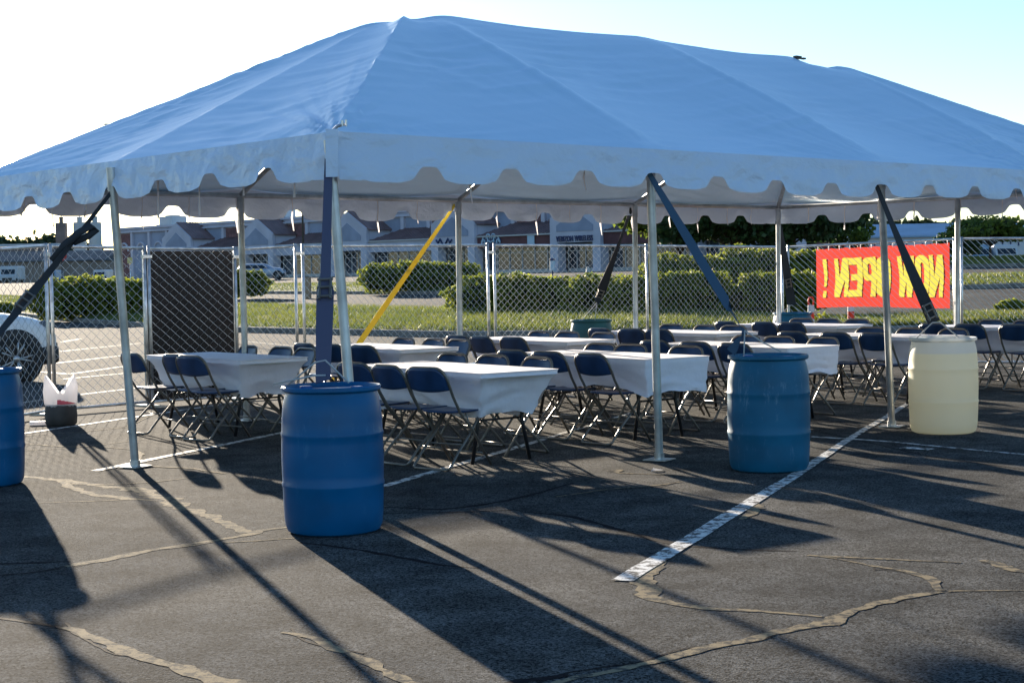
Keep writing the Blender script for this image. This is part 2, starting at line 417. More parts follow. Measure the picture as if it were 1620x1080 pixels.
# ---------------------------------------------------------------- foliage
def leaf_quads(P, size, flat=.0):
    n = len(P)
    a = rng.normal(size=(n,3)); a /= np.linalg.norm(a, axis=1)[:,None]
    b = rng.normal(size=(n,3)); b -= (a*b).sum(1)[:,None]*a; b /= np.linalg.norm(b, axis=1)[:,None]
    s = size*(.6+.8*rng.random(n))[:,None]
    V = np.empty((n,4,3)); V[:,0] = P-a*s; V[:,1] = P-b*s*.55; V[:,2] = P+a*s; V[:,3] = P+b*s*.55
    return V
def blob_points(c, r, n, shell=.72):
    d = rng.normal(size=(n,3)); d /= np.linalg.norm(d, axis=1)[:,None]
    rad = shell+(1-shell)*rng.random(n)**.5
    lump = 1+.16*np.sin(d[:,0]*7+c[0]*3)*np.sin(d[:,1]*6+c[1]*2)+.12*np.sin(d[:,2]*9+c[0])
    rad = rad*lump
    return np.array(c)+d*rad[:,None]*np.array(r)
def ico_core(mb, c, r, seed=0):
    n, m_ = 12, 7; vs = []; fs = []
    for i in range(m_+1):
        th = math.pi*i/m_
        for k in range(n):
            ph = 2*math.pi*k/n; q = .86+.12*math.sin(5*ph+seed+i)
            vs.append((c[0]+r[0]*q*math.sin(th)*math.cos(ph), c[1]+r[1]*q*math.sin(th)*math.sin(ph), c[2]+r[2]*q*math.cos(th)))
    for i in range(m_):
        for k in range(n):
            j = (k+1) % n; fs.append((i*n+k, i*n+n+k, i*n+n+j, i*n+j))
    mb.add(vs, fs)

def bush(px, Y, w, h, label, m='leaf_hedge', n=4500, leaf=.07, group='shrubs on the grass islands', name='shrub', d=None, blobs=None, cat='shrub'):
    x = spx(px, Y); z0 = gz(x, Y)+.18
    e = empty(name, (x, Y, z0), 0, label, cat, group)
    d = d or w*.45
    h *= 1.02; w *= 1.04
    k = blobs or max(2, int(w/1.1)); P = []; core = MB()
    for i in range(k):
        cx = (-w/2+w*(i+.5)/k) + max(-1, min(1, rng.normal()))*(.12*w/k); cy = max(-1, min(1, rng.normal()))*.12*d; rr = w/k*(.98 if name == 'hedge' else .82)
        hh = h*((.93+.09*rng.random()) if name == 'hedge' else (.88+.2*rng.random()))
        c = (cx, cy, hh*.46); r = (rr, d*.55, hh*.54)
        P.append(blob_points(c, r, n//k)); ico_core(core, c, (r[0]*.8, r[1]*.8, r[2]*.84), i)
    P = np.concatenate(P); P = P[P[:,2] > -.1]
    # upright sprigs on top
    tri_mesh('leaves', leaf_quads(P, leaf), M[m], parent=e)
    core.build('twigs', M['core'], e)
    return e

def tree(name, x, y, h, rx, rz, trunk_h, label, m='leaf_mid', n=9000, leaf=.16, tr=.16, nb=11, group=None, cat='tree', ry=None, core=True, z0=None):
    z = gz(x, y) if z0 is None else z0
    e = empty(name, (x, y, z), 0, label, cat, group)
    cz = h-rz; ry = ry or rx*.8; t = MB(); P = []; c_ = MB()
    t.tube([(0,0,-.3),(.03*h*.1,0,trunk_h*.5),(0,.02,trunk_h),(.05,0,cz)], [tr*1.3, tr, tr*.85, tr*.4], 9)
    for i in range(nb):
        a = 2.4*i+rng.random(); q = .25+.6*rng.random()**.6
        lv = -.55+1.25*(i+.5)/nb
        c = (rx*q*math.cos(a)*math.sqrt(max(.1, 1-lv*lv*.8)), ry*q*math.sin(a)*math.sqrt(max(.1, 1-lv*lv*.8)), cz+rz*lv*.8)
        s = .30+.2*rng.random(); r = (rx*s*1.15, ry*s*1.15, rz*s)
        P.append(blob_points(c, r, n//nb, .35))
        if core: ico_core(c_, c, (r[0]*.5, r[1]*.5, r[2]*.5), i)
        t.tube([(0,0,trunk_h*.85), (c[0]*.45, c[1]*.45, (trunk_h+c[2])/2), c], [tr*.5, tr*.32, tr*.12], 6)
    tri_mesh('crown', leaf_quads(np.concatenate(P), leaf), M[m], parent=e)
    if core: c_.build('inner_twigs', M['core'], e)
    t.build('trunk', M['bark'], e, True)
    return e

bush(790, 50, 2.6, 1.30, 'leafy sunlit shrub behind the fence, just right of the paired fence posts', n=7000)
bush(852, 49.5, 2.2, 1.22, 'rounded sunlit shrub between the paired posts and the teal barrel', n=6000)
bush(905, 50, 1.6, .95, 'lower sunlit shrub directly above the teal barrel', n=4500)
bush(962, 48, 2.1, 1.1, 'sunlit shrub seen behind the dark strap of the teal barrel', n=5500)
bush(1035, 46, 1.9, 1.15, 'sunlit shrub behind the white tent leg next to the blue strap', n=5500)
bush(1100, 46, 2.0, 1.10, 'dense sunlit shrub under the middle of the blue slanting strap', n=5500)
bush(1168, 46, 1.8, .80, 'dry brownish shrub beyond the blue slanting strap', m='leaf_olive', n=4000)
bush(1225, 46, 2.0, 1.0, 'sunlit shrub behind the far corner leg of the tent', n=5500)
bush(1272, 47, 1.2, .9, 'small shrub left of the red banner', n=3000)
bush(1086, 66, 2.8, 1.35, 'rounded shrub further back above the hedge row, left of the blue strap', n=5000, leaf=.09)
bush(1150, 67, 2.0, 1.25, 'rear shrub between the blue strap and the far corner leg', n=4000, leaf=.09)
bush(1195, 68, 2.8, 1.6, 'tall rear shrub topped with bright new leaves near the corner leg', n=5000, leaf=.09)
bush(1255, 69, 2.6, 1.35, 'rear clipped shrub left of the red banner', n=5000, leaf=.09)
bush(667, 84, 5.6, 1.45, 'long clipped hedge beyond the road behind the yellow strap', n=12000, leaf=.09, blobs=7, d=1.7, name='hedge', cat='hedge')
bush(388, 86, 1.8, 1.3, 'short hedge beside the black board in front of the shops', n=4500, leaf=.09, name='hedge', cat='hedge')
bush(158, 63, 4.4, 1.50, 'long shrub bank behind the fence to the left of the black board', n=16000, leaf=.085, blobs=6, d=2.2, name='hedge', cat='hedge')
bush(2, 70, .9, .5, 'small clipped shrub at the very left behind the white car', n=1500, leaf=.08)
bush(1616, 40, .9, .28, 'small yellow green shrub at the right end of the grass', n=2500)
bush(1292, 30, .5, .55, 'small weed growing beside the striped marker post', n=700, leaf=.04, name='weed', cat='weed', group='weeds by the fence')

for px, Y, h, rx, rz, lab, m in (
    (1078, 118, 6.9, 4.3, 2.4, 'sunlit broadleaf tree right of the sign with blue letters', 'leaf_mid'),
    (1165, 112, 7.2, 5.2, 3.3, 'dark broadleaf tree over the rear shrubs left of the corner leg', 'leaf_dark'),
    (1252, 116, 7.0, 4.6, 3.1, 'dark broadleaf tree just left of the red banner', 'leaf_dark')):
    tree('broadleaf_tree', spx(px, Y), Y, h, rx, rz, 1.5, lab, m, n=14000, leaf=.24, nb=16, group='trees in front of the shops')
tree('young_tree', spx(1350, 120), 120, 3.3, 1.5, 1.3, 1.4, 'young bright green tree above the red banner', 'leaf_mid', n=1800, leaf=.15, tr=.06, nb=6, core=False, group='trees by the pale building')
tree('spreading_tree', spx(1568, 92), 92, 2.75, 2.4, .9, 1.1, 'spreading green tree with thin trunk on the far right grass strip', 'leaf_mid', n=5000, leaf=.12, tr=.08, nb=12, group='trees by the pale building')
tree('dark_round_tree', spx(1520, 125), 125, 2.9, 2.0, 1.15, .8, 'low dark round tree against the pale blue building', 'leaf_dark', n=6000, leaf=.13, nb=9, group='trees by the pale building')

# far woods: one mass
def far_mass(name, items, label):
    P = []
    for px, py, Y, w, h in items:
        x = spx(px, Y); zt = zat(px, py, Y)
        P.append(blob_points((x, Y, zt-h*.5), (w, w*.6, h*.55), int(900), .3))
    o = tri_mesh(name, leaf_quads(np.concatenate(P), 1.5), M['far_trees'], label, 'stuff')
its = []
for i in range(16):
    its.append((-40+i*12, 388-6*math.sin(i*1.9)-(8 if i in (5,6,8,11) else 0), 620, 7+3*rng.random(), 16))
far_mass('woods', its, 'hazy far wood behind the long low wall')
its = [(1290+i*13, 357+5*math.sin(i*1.3)+i*.0, 520, 6+2*rng.random(), 14) for i in range(28)]
far_mass('woods', its, 'far treeline above the pale blue building')

# ---------------------------------------------------------------- painted lines and sealed cracks
def strip_line(name, pts, w, m, label, z=.002, jit=.0, seg=.12, parent=None):
    P = [Vector((a, b)) for a, b in pts]; Q = []; W = []
    ws = w if isinstance(w, (list, tuple)) else [w]*len(P)
    for a, b, wa, wb in zip(P, P[1:], ws, ws[1:]):
        n = max(1, int((b-a).length/seg))
        for i in range(n): t = i/n; Q.append(a.lerp(b, t)); W.append(wa+(wb-wa)*t)
    Q.append(P[-1]); W.append(ws[-1])
    if jit:   # rounder corners and an uneven edge
        for _ in range(3): Q = [Q[0]]+[(Q[i-1]+Q[i]*2+Q[i+1])/4 for i in range(1, len(Q)-1)]+[Q[-1]]
    vs = []; fs = []
    for i, q in enumerate(Q):
        d = (Q[min(i+1, len(Q)-1)]-Q[max(i-1, 0)]).normalized(); nn = Vector((-d.y, d.x))
        rj = jit*.9 if jit > .1 else 0; a = W[i]/2*(1+jit*2.2*mn.noise((i*.33, pts[0][0], 1))+random.uniform(-rj, rj)); b = W[i]/2*(1+jit*2.2*mn.noise((i*.33, pts[0][0], 7))+random.uniform(-rj, rj))
        off = nn*(jit*mn.noise((i*.21, pts[0][1], 3))*W[i]*1.2)
        vs += [(*(q+off-nn*a), z), (*(q+off+nn*b), z)]
    for i in range(len(Q)-1): fs.append((i*2, i*2+2, i*2+3, i*2+1))
    o = mesh_obj(name, vs, fs, m); tag(o, label, kind='structure'); return o
strip_line('painted_line', [(0.529,7.926),(1.509,10.436),(2.039,11.767),(2.501,13.004),(3.107,14.638),(3.883,16.588),(4.731,18.780)], [.115,.112,.10,.085,.075,.07,.065], M['paint'], 'worn white parking line running to the cream barrel', .005, .05)
strip_line('painted_line', [(2.721,14.648),(3.285,14.160),(3.685,13.573),(4.206,12.871)], [.07,.06,.055,.05], M['paint'], 'thin white line crossing in front of the cream barrel', .0045, .08)
strip_line('painted_line', [(3.302,13.587),(3.501,13.406)], .13, M['paint'], 'short white paint patch', .009, .03)
strip_line('painted_line', [(-3.405,12.981),(-2.309,15.911),(-1.749,17.572)], [.09,.09,.06], M['paint'], 'white line at the foot of the tilted tent leg', .0045, .06)
strip_line('painted_line', [(-0.966,11.679),(-0.017,14.083),(0.895,16.454),(1.386,17.732)], [.085,.085,.06,.05], M['paint'], 'white line under the front tables', .0045, .06)
strip_line('painted_line', [(-5.373,15.589),(-5.028,16.272),(-4.150,18.382),(-3.695,19.434),(-3.219,20.837)], [.07]*5, M['paint'], 'white line behind the leftmost table', .0045, .08)
for i, pts in enumerate(([(-11.673,41.560),(-11.721,43.639)], [(-10.095,35.820),(-9.211,39.761)], [(-8.727,30.515),(-8.061,33.404)], [(-6.322,20.499),(-6.152,21.086)], [(-5.991,21.711),(-5.294,23.254)], [(-9.543,27.798),(-8.220,27.771),(-7.414,26.831),(-7.101,28.561),(-6.781,29.887)], [(-6.664,39.802),(-4.860,36.263),(-2.392,31.890)], [(-5.639,25.042),(-4.176,27.109),(-2.890,29.259)], [(-5.328,32.951),(-3.282,33.276)], [(-7.136,25.452),(-6.224,27.181),(-4.974,29.304)])):
    strip_line('painted_line', pts, .10, M['paint_old'], 'faded stall line in the lot beyond the fence', .0035+.0003*i, .1)
cr = [
 ([(-4.331,12.990),(-3.878,12.680),(-3.571,12.479),(-3.163,12.048),(-2.899,11.940),(-2.609,11.487),(-2.176,10.688),(-1.899,10.211),(-1.625,9.652)], [.07,.07,.10,.14,.17,.15,.12,.10,.08]),
 ([(-3.538,12.398),(-3.164,11.695),(-2.740,11.276),(-2.489,11.149)], [.05,.09,.07,.02]),
 ([(-3.358,11.133),(-3.028,11.185),(-2.686,11.237)], [.02,.03,.03]),
 ([(-2.428,8.614),(-2.260,8.829),(-2.042,9.114),(-1.802,9.371),(-1.614,9.580),(-1.528,9.761),(-1.396,9.845)], [.04,.08,.06,.05,.08,.06,.04]),
 ([(-2.391,8.667),(-2.138,9.061),(-1.880,9.203),(-1.760,9.344)], [.06,.03,.03,.02]),
 ([(-1.718,9.318),(-1.503,9.361),(-1.305,9.430)], [.02,.03,.02]),
 ([(-2.019,7.086),(-1.946,7.004),(-1.779,6.808),(-1.616,6.577),(-1.485,6.457),(-1.324,6.299),(-1.125,6.029),(-0.963,5.766)], [.03,.05,.06,.08,.07,.08,.12,.1]),
 ([(-1.020,6.905),(-0.919,6.848),(-0.786,6.626),(-0.664,6.461),(-0.486,6.138),(-0.327,5.882)], [.02,.06,.06,.05,.06,.04]),
 ([(0.800,8.559),(0.697,8.236),(0.612,7.902),(0.616,7.586),(0.709,7.371),(0.894,7.215),(1.140,7.140),(1.343,7.016)], [.06,.10,.12,.11,.07,.05,.04,.03]),
 ([(-0.091,5.707),(0.192,6.012),(0.523,6.245),(0.717,6.421),(0.948,6.606),(1.162,6.779),(1.358,6.950),(1.547,7.187),(1.732,7.368),(2.007,7.521)], [.03,.04,.05,.07,.06,.06,.10,.06,.07,.04]),
 ([(2.010,7.551),(2.060,7.832),(1.987,8.040),(1.831,8.196),(1.716,8.429),(1.567,8.559)], [.04,.06,.05,.03,.02,.04]),
 ([(1.567,8.559),(1.945,8.406),(2.303,8.258)], [.04,.03,.02]),
 ([(2.041,7.533),(2.394,7.517)], [.02,.015]),
 ([(2.439,8.318),(2.472,8.063),(2.584,7.915)], [.05,.08,.05]),
 ([(1.567,10.546),(1.560,10.232),(1.381,9.828)], [.08,.10,.03]),
 ([(0.716,12.380),(0.846,12.482),(0.757,12.255),(1.266,12.027)], [.02,.05,.04,.02]),
 ([(1.227,11.663),(1.026,11.479),(0.653,11.324),(0.285,10.983)], [.02,.03,.02,.015]),
 ([(-4.763,15.368),(-4.284,15.003),(-3.699,14.796),(-3.435,14.539),(-3.271,14.004),(-3.170,13.160)], [.02,.03,.03,.04,.06,.08]),
 ([(-4.904,14.725),(-4.370,14.691),(-3.974,14.952),(-3.553,15.573)], [.02,.02,.02,.02]),
 ([(-3.034,13.271),(-2.647,13.039),(-2.295,12.655)], [.05,.05,.03]),
 ([(-3.163,12.048),(-2.722,12.209),(-2.400,12.550)], [.02,.025,.02]),
 ([(-4.131,18.295),(-4.071,16.837),(-4.476,16.368),(-4.966,16.069)], [.02,.02,.02,.03]),
]
for i, (pts, w) in enumerate(cr):
    strip_line('crack_seal', pts, w, M['tar'], 'sealed asphalt crack with sun glare painted tan', .0014+.00012*i, .35, .05)
for i, (pts, w) in enumerate(cr):
    if len(pts) < 4: continue
    P = [(a+random.uniform(-.05,.05), b+random.uniform(-.10,.10)) for a, b in pts[:max(3, len(pts)*2//3)]]
    strip_line('hairline_crack', P, [.012]*len(P), M['tar_dark'], 'fine dark crack running beside a sealed one', .0012+.0001*i, .5, .04)
cd = [
 ([(-0.879,10.645),(-0.476,10.480),(-0.230,10.652),(0.068,11.011),(0.421,11.702)], [.03,.06,.05,.04,.02]),
 ([(0.029,10.335),(0.340,10.107),(0.554,9.673),(0.715,9.278),(0.909,8.951),(1.165,8.800),(1.527,8.681)], [.02,.05,.04,.06,.05,.03,.02]),
 ([(-0.856,10.358),(-0.389,10.357),(0.063,10.415)], [.02,.03,.02]),
 ([(-1.272,9.292),(-0.914,9.017),(-0.607,8.702),(-0.389,8.433),(-0.187,8.358)], [.02,.03,.04,.02,.02]),
 ([(-2.923,8.720),(-2.692,8.755),(-2.453,8.770)], [.03,.05,.03]), ([(-2.804,8.359),(-2.536,8.458),(-2.398,8.668)], [.02,.03,.02]), ([(-2.471,7.349),(-2.162,7.189),(-1.990,7.033)], [.02,.03,.02]),
 ([(2.514,16.422),(2.995,14.657),(3.364,12.959),(3.839,12.041)], [.02,.02,.02,.02]),
 ([(-0.141,5.923),(0.001,5.988),(0.194,6.070)], [.05,.06,.04]),
]
for i, (pts, w) in enumerate(cd):
    strip_line('crack_seal', pts, w, M['tar_dark'], 'dark tar crack in the shaded asphalt', .0012+.0001*i, .35, .05)

# ---------------------------------------------------------------- tent
YAW = .7267; C0 = (-1.162, 10.79); SP = 3.05; HR = 2.51; HA = 3.98
U = Vector((math.cos(YAW), math.sin(YAW), 0)); V_ = Vector((-math.sin(YAW), math.cos(YAW), 0))
def uvw(u, v, z=0): p = Vector((C0[0], C0[1], 0))+U*u+V_*v; return (p.x, p.y, z)
tent = empty('frame_tent', (C0[0], C0[1], 0), YAW, 'large frame tent with white hip roof tinted blue for sky light and scalloped valance over the tables', 'tent')
LU, LV = 4*SP, 2*SP
step = SP/84; nu, nv = 336, 168
def noise1(seed, n, octv=4):
    r = np.random.default_rng(seed); x = np.linspace(0, 1, n); s = np.zeros(n)
    for k in range(octv): s += np.sin(2*np.pi*(x*(3*2**k)+r.random()))*r.random()/(1.4**k)
    return s
from mathutils import noise as mn
def roofz(u, v):
    dv = min(v, LV-v); du = min(u, LU-u)
    d = min(du, dv)/SP
    z = HR+(HA+.075-HR)*d
    if dv <= du:       # long side
        f = (u/SP) % 1; a = u; side = 0
        span = 1.0
        sg = math.sin(math.pi*f)
        ridge_ok = 1.0
        if u < SP or u > LU-SP:
            e = u/SP if u < SP else (LU-u)/SP      # triangle next to the hip
            sg = math.sin(math.pi*min(1, max(0, (e-d)/(max(1e-3, 1-d)))))*(1-d)**.7
            sag = .08*sg
        else: sag = .11*sg*(.35+.65*math.sin(math.pi*min(1, d*.85+.12)))
    else:
        e = v/SP if v < SP else (LV-v)/SP
        sg = math.sin(math.pi*min(1, max(0, (e-d)/(max(1e-3, 1-d)))))*(1-d)**.7
        sag = .08*sg
    z -= sag
    # tension creases: fan out of the nearest corner, and run along the slope lower down
    cu = 0 if u < LU/2 else LU; cv = 0 if v < LV/2 else LV
    ru, rv = abs(u-cu), abs(v-cv); rr = math.hypot(ru, rv)+.25; ang = math.atan2(rv, ru)
    fan = mn.noise((ang*13+cu, rr*.35, 3.1+cv))*.026*math.exp(-rr/2.6)+mn.noise((ang*30+cu, rr*.5, 9+cv))*.032*math.exp(-rr/2.2)
    if dv <= du:
        k = u/SP; j = round(k); du2 = abs(k-j)
        al = mn.noise((u*.55+v*.25, v*4.2-u*.55, 1.7))*.010+mn.noise((u*1.1, v*9-u*1.3, 5.7))*.016+mn.noise((u*1.6, v*16-u*2.5, 8.7))*.011
        fan2 = mn.noise((math.atan2(dv+.15, abs(u-j*SP)+.05)*11, math.hypot(dv, u-j*SP)*.5, 2+j))*.018*math.exp(-math.hypot(dv, u-j*SP)/1.3) if 0 < j < 4 else 0
    else:
        al = mn.noise((u*4.2-v*.55, v*.55, 11.7))*.010+mn.noise((u*9+v*.8, v*1.1, 15.7))*.016+mn.noise((u*16+v*1.8, v*1.6, 18.7))*.011; fan2 = 0
    edge = min(1, min(du, dv)/.12)*(1-.65*d)*min(1.5, max(.25, .85+1.5*mn.noise((u*.55, v*.8, 31))))
    top = .035*math.exp(-((d-1)/.05)**2) if d > .8 else 0
    z += (fan+al+fan2)*edge*1.25
    if dv <= du:
        for j in (1, 2, 3):
            q = u-j*SP
            if 0 < q < 1.2: z += 0.052*math.exp(-((q-.19)/.13)**2)*math.sin(math.pi*min(1, d*.95+.03))*min(1, q/.05)
    for ax in (SP, LU-SP):
        q = math.hypot(u-ax, v-SP); z -= .10*math.exp(-(q/.30)**2)
    return z-top*.6
vs = []
for i in range(nu+1):
    for j in range(nv+1):
        u, v = i*step, j*step; vs.append((u, v, roofz(u, v)))
fs = []
for i in range(nu):
    for j in range(nv):
        a = i*(nv+1)+j; b = a+nv+1; c = b+1; d = a+1
        if (i < nu/2) == (j < nv/2): fs += [(a,b,c),(a,c,d)]
        else: fs += [(a,b,d),(b,c,d)]
# small rounded overhang edge
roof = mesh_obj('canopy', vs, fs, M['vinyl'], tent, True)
autosmooth(roof, 50)
# seam bands over the rafters
sb = MB()
def band(p0, p1, w=.05):
    n = 40; pts = []; sd = []
    d = Vector((p1[0]-p0[0], p1[1]-p0[1], 0)).normalized(); nn = Vector((-d.y, d.x, 0))*w/2
    v = []; f = []
    for i in range(n+1):
        t = i/n; u_ = p0[0]+(p1[0]-p0[0])*t; w_ = p0[1]+(p1[1]-p0[1])*t
        for s in (-1, 1):
            uu, vv = min(max(u_+nn.x*s, 0), LU), min(max(w_+nn.y*s, 0), LV)
            v.append((uu, vv, roofz(uu, vv)+.012))
    for i in range(n): f.append((i*2, i*2+2, i*2+3, i*2+1))
    sb.add(v, f)
for q in (((0,0),(SP,SP)), ((0,LV),(SP,SP)), ((LU,0),(LU-SP,SP)), ((LU,LV),(LU-SP,SP)), ((SP,0),(SP,SP)), ((2*SP,0),(2*SP,SP)), ((3*SP,0),(3*SP,SP)), ((0,SP),(SP,SP))): band(*q)
# valance, one strip per side
def valance(p0, p1, out, seed):
    L = math.hypot(p1[0]-p0[0], p1[1]-p0[1]); n = int(L/.025); rows = 9
    dx, dy = (p1[0]-p0[0])/L, (p1[1]-p0[1])/L
    per = SP/4; vs = []; fs = []
    for i in range(n+1):
        s = L*i/n; f = (s+per/2) % per - per/2    # distance to the nearest notch
        near = abs(s) < .2 or abs(L-s) < .2
        drop = .325
        # a flat tab between narrow rounded notches
        a = abs(f)
        if not near:
            if a < .055: drop = .205+.8*a*a
            elif a < .16: t = (a-.055)/.105; drop = .2075+(.302-.2075)*(t*t*(3-2*t))
            else: t = (a-.16)/(per/2-.16); drop = .30+.022*math.sin(math.pi*.5*min(1, t*1.6))
        else: drop = .315
        drop += .012*math.sin(s*1.3+seed)
        for j in range(rows+1):
            t = j/rows; z = HR-drop*t
            w = out*(.004+.045*t+ (.022*mn.noise((s*2.1, t*1.8, seed))+.010*mn.noise((s*6+t*3, t*5, seed+4)))*min(1, t*3))
            vs.append((p0[0]+dx*s-dy*-w if False else p0[0]+dx*s+dy*w, p0[1]+dy*s-dx*w, z))
    r = rows+1
    for i in range(n):
        for j in range(rows): fs.append((i*r+j, i*r+j+1, i*r+r+j+1, i*r+r+j))
    return mesh_obj('valance', vs, fs, M['valance'], tent, True)
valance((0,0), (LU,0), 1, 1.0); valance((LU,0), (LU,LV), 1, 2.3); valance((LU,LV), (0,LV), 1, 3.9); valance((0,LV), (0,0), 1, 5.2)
# a small round piping along the eave
pm = MB(); e = .02
pm.tube([(-e,-e,HR+.005),(LU+e,-e,HR+.005),(LU+e,LV+e,HR+.005),(-e,LV+e,HR+.005),(-e,-e,HR+.005)], .012, 6)

# frame pipes
rp = MB(); i_ = .06; zr = HR-.075
for a, b in (((i_,i_),(LU-i_,i_)), ((LU-i_,i_),(LU-i_,LV-i_)), ((LU-i_,LV-i_),(i_,LV-i_)), ((i_,LV-i_),(i_,i_))):
    rp.tube([(*a, zr), (*b, zr)], .028, 8)
rp.build('eave_rail', M['alu'], tent, True)
rf = MB()
rf.tube([(SP,SP,HA-.12),(LU-SP,SP,HA-.12)], .028, 8)
for a, b in (((i_,i_),(SP,SP)), ((i_,LV-i_),(SP,SP)), ((LU-i_,i_),(LU-SP,SP)), ((LU-i_,LV-i_),(LU-SP,SP)), ((i_,SP),(SP,SP)), ((LU-i_,SP),(LU-SP,SP)),
             ((SP,i_),(SP,SP)), ((SP,LV-i_),(SP,SP)), ((2*SP,i_),(2*SP,SP)), ((2*SP,LV-i_),(2*SP,SP)), ((3*SP,i_),(3*SP,SP)), ((3*SP,LV-i_),(3*SP,SP))):
    rf.tube([(*a, zr), (*b, HA-.14)], .028, 8)
rf.build('rafter', M['alu'], tent, True)
# fittings at the joints
legs = []
for i in range(5):
    for j in range(3):
        if 0 < i < 4 and j == 1: continue
        legs.append((i, j))
lean = {(0,1): [(-3.127,13.197)], (0,0): [(-1.059,10.815)], (1,0): [(1.183,13.029)], (2,0): [(3.653,15.453)]}
for (i, j) in legs:
    u = min(max(i*SP, i_), LU-i_); v = min(max(j*SP, i_), LV-i_)
    if (i, j) in lean:
        q = Vector((*lean[(i, j)][0], 0))-Vector((C0[0], C0[1], 0)); b = (q.dot(U), q.dot(V_))
    else: b = (u+random.uniform(-.02,.02), v+random.uniform(-.02,.02))
    ou, ov = {(0,1): (-.10,0), (0,0): (-.06,.0), (1,0): (.05,-.02), (2,0): (.10,-.02)}.get((i, j), (0, 0)); u += ou; v += ov
    m = MB(); m.tube([(b[0], b[1], .012), (u, v, zr)], .034, 14)
    m.tube([(b[0]+(u-b[0])*.93, b[1]+(v-b[1])*.93, zr*.93), (u, v, zr+.02)], .040, 12)
    lg = m.build('tent_leg', M['alu'], tent, True); autosmooth(lg, 40)
    f = MB(); f.box((b[0], b[1], .010), (.20,.20,.008), .3); f.tube([(b[0], b[1], .012), (b[0], b[1], .06)], .042, 12); f.build('foot_plate', M['galv'], lg)
cl = MB(); q_ = roofz(3*SP-.33, SP); cl.box((3*SP-.33, SP, q_+.02), (.10,.05,.035)); cl.box((3*SP-.22, SP, q_+.015), (.05,.04,.02)); cl.build('ridge_clip', M['black'], tent)
cc = MB(); cc.tube([(-.03,-.02,HR+.0),(.0,-.03,HR+.03),(.05,-.04,HR+.045)], .012, 6); cc.tube([(.03,-.05,HR+.03),(.03,-.05,HR+.07)], .008, 6); cc.tube([(.06,-.05,HR+.03),(.06,-.05,HR+.075)], .008, 6)
cc.build('corner_buckle', M['galv'], tent)
# corner joint strip where the two valances meet
cs = MB(); cs.ribbon([(-.045,-.035,HR+.01),(-.06,-.05,HR-.12),(-.07,-.06,HR-.31)], [Vector((.03,-.03,0))]*3, .006); cs.build('corner_flap', M['valance'], tent)
# white tie ribbons hanging from the rails
tb = MB(); tb.ribbon([(0,0,0),(.01,0,-.12),(.0,.01,-.26),(.015,0,-.42)], [Vector((.010,.0,0)),Vector((.008,.006,0)),Vector((.010,-.003,0)),Vector((.008,.004,0))], .002)
bow = tb.tube([(-.03,0,.0),(-.02,.02,.03),(.02,.02,.03),(.03,0,.0)], .006, 5)
t0 = tb.build('tie_ribbon', M['bagwhite'], tent); first = True
for side in range(4):
    L = LU if side in (0, 2) else LV
    k = int(L/.61)
    for i in range(1, k):
        s = i*L/k+random.uniform(-.06,.06)
        x, y, a = {0: (s, i_, 0), 2: (s, LV-i_, 0), 1: (i_, s, math.pi/2), 3: (LU-i_, s, math.pi/2)}[side]
        if side == 0 and i % 2: continue
        o = t0 if first else t0.copy()
        if not first: COL.objects.link(o); o.parent = tent
        first = False
        o.location = (x, y, zr-.01); o.rotation_euler = (0, 0, a+random.uniform(-.5,.5)); o.scale = (1, 1, random.uniform(.45, 1.0))

# ---------------------------------------------------------------- barrels
def barrel(loc, m, label, lid=None, sc=1.04):
    e = empty('barrel', (*loc, 0), random.random()*3, label, 'barrel', 'water barrels weighting the tent')
    prof = [(0,.025),(.20,.012),(.245,.0),(.268,.012),(.281,.045),(.286,.10),(.290,.19),(.292,.272),(.2965,.285),(.297,.297),(.2925,.310),(.294,.36),(.2955,.45),(.294,.54),(.2925,.578),(.297,.590),(.2965,.602),(.292,.614),
            (.290,.68),(.284,.75),(.276,.80),(.266,.832),(.264,.845),(.280,.852),(.287,.860),(.287,.878),(.281,.884),(.272,.880),(.268,.862)]
    b = MB(); b.lathe([(r*sc, z) for r, z in prof], 64); o = b.build('drum', m, e, True); autosmooth(o, 28)
    l = MB(); l.lathe([(.268*sc,.863),(.20,.858),(0.001,.858)], 48); l.build('lid', lid or m, e, True)
    for s in (-1, 1):
        g = MB(); g.lathe([(.038,.857),(.038,.876),(.030,.878),(.0001,.878)], 16, (.17*s,0,0)); g.build('bung', M['bung'] if not lid else M['creamlid'], e)
    return e
barrel((-1.10, 9.71), M['blue'], 'bright blue plastic barrel at the near corner of the tent', sc=1.045)
barrel((-4.06, 12.25), M['blue'], 'bright blue barrel cut off by the left edge of the photo')
barrel((1.965, 12.32), M['blue2'], 'faded blue scuffed barrel under the navy strap, front right of centre', sc=1.07)
barrel((4.0, 14.89), M['cream'], 'cream barrel showing its yellowish liquid level', M['creamlid'], sc=1.07)
TB = (1.12, 22.6); barrel(TB, M['teal'], 'teal green barrel by the fence behind the tables', sc=1.02)
FB = (4.28, 24.45); barrel(FB, M['blue2'], 'blue barrel by the fence at the far tent corner')

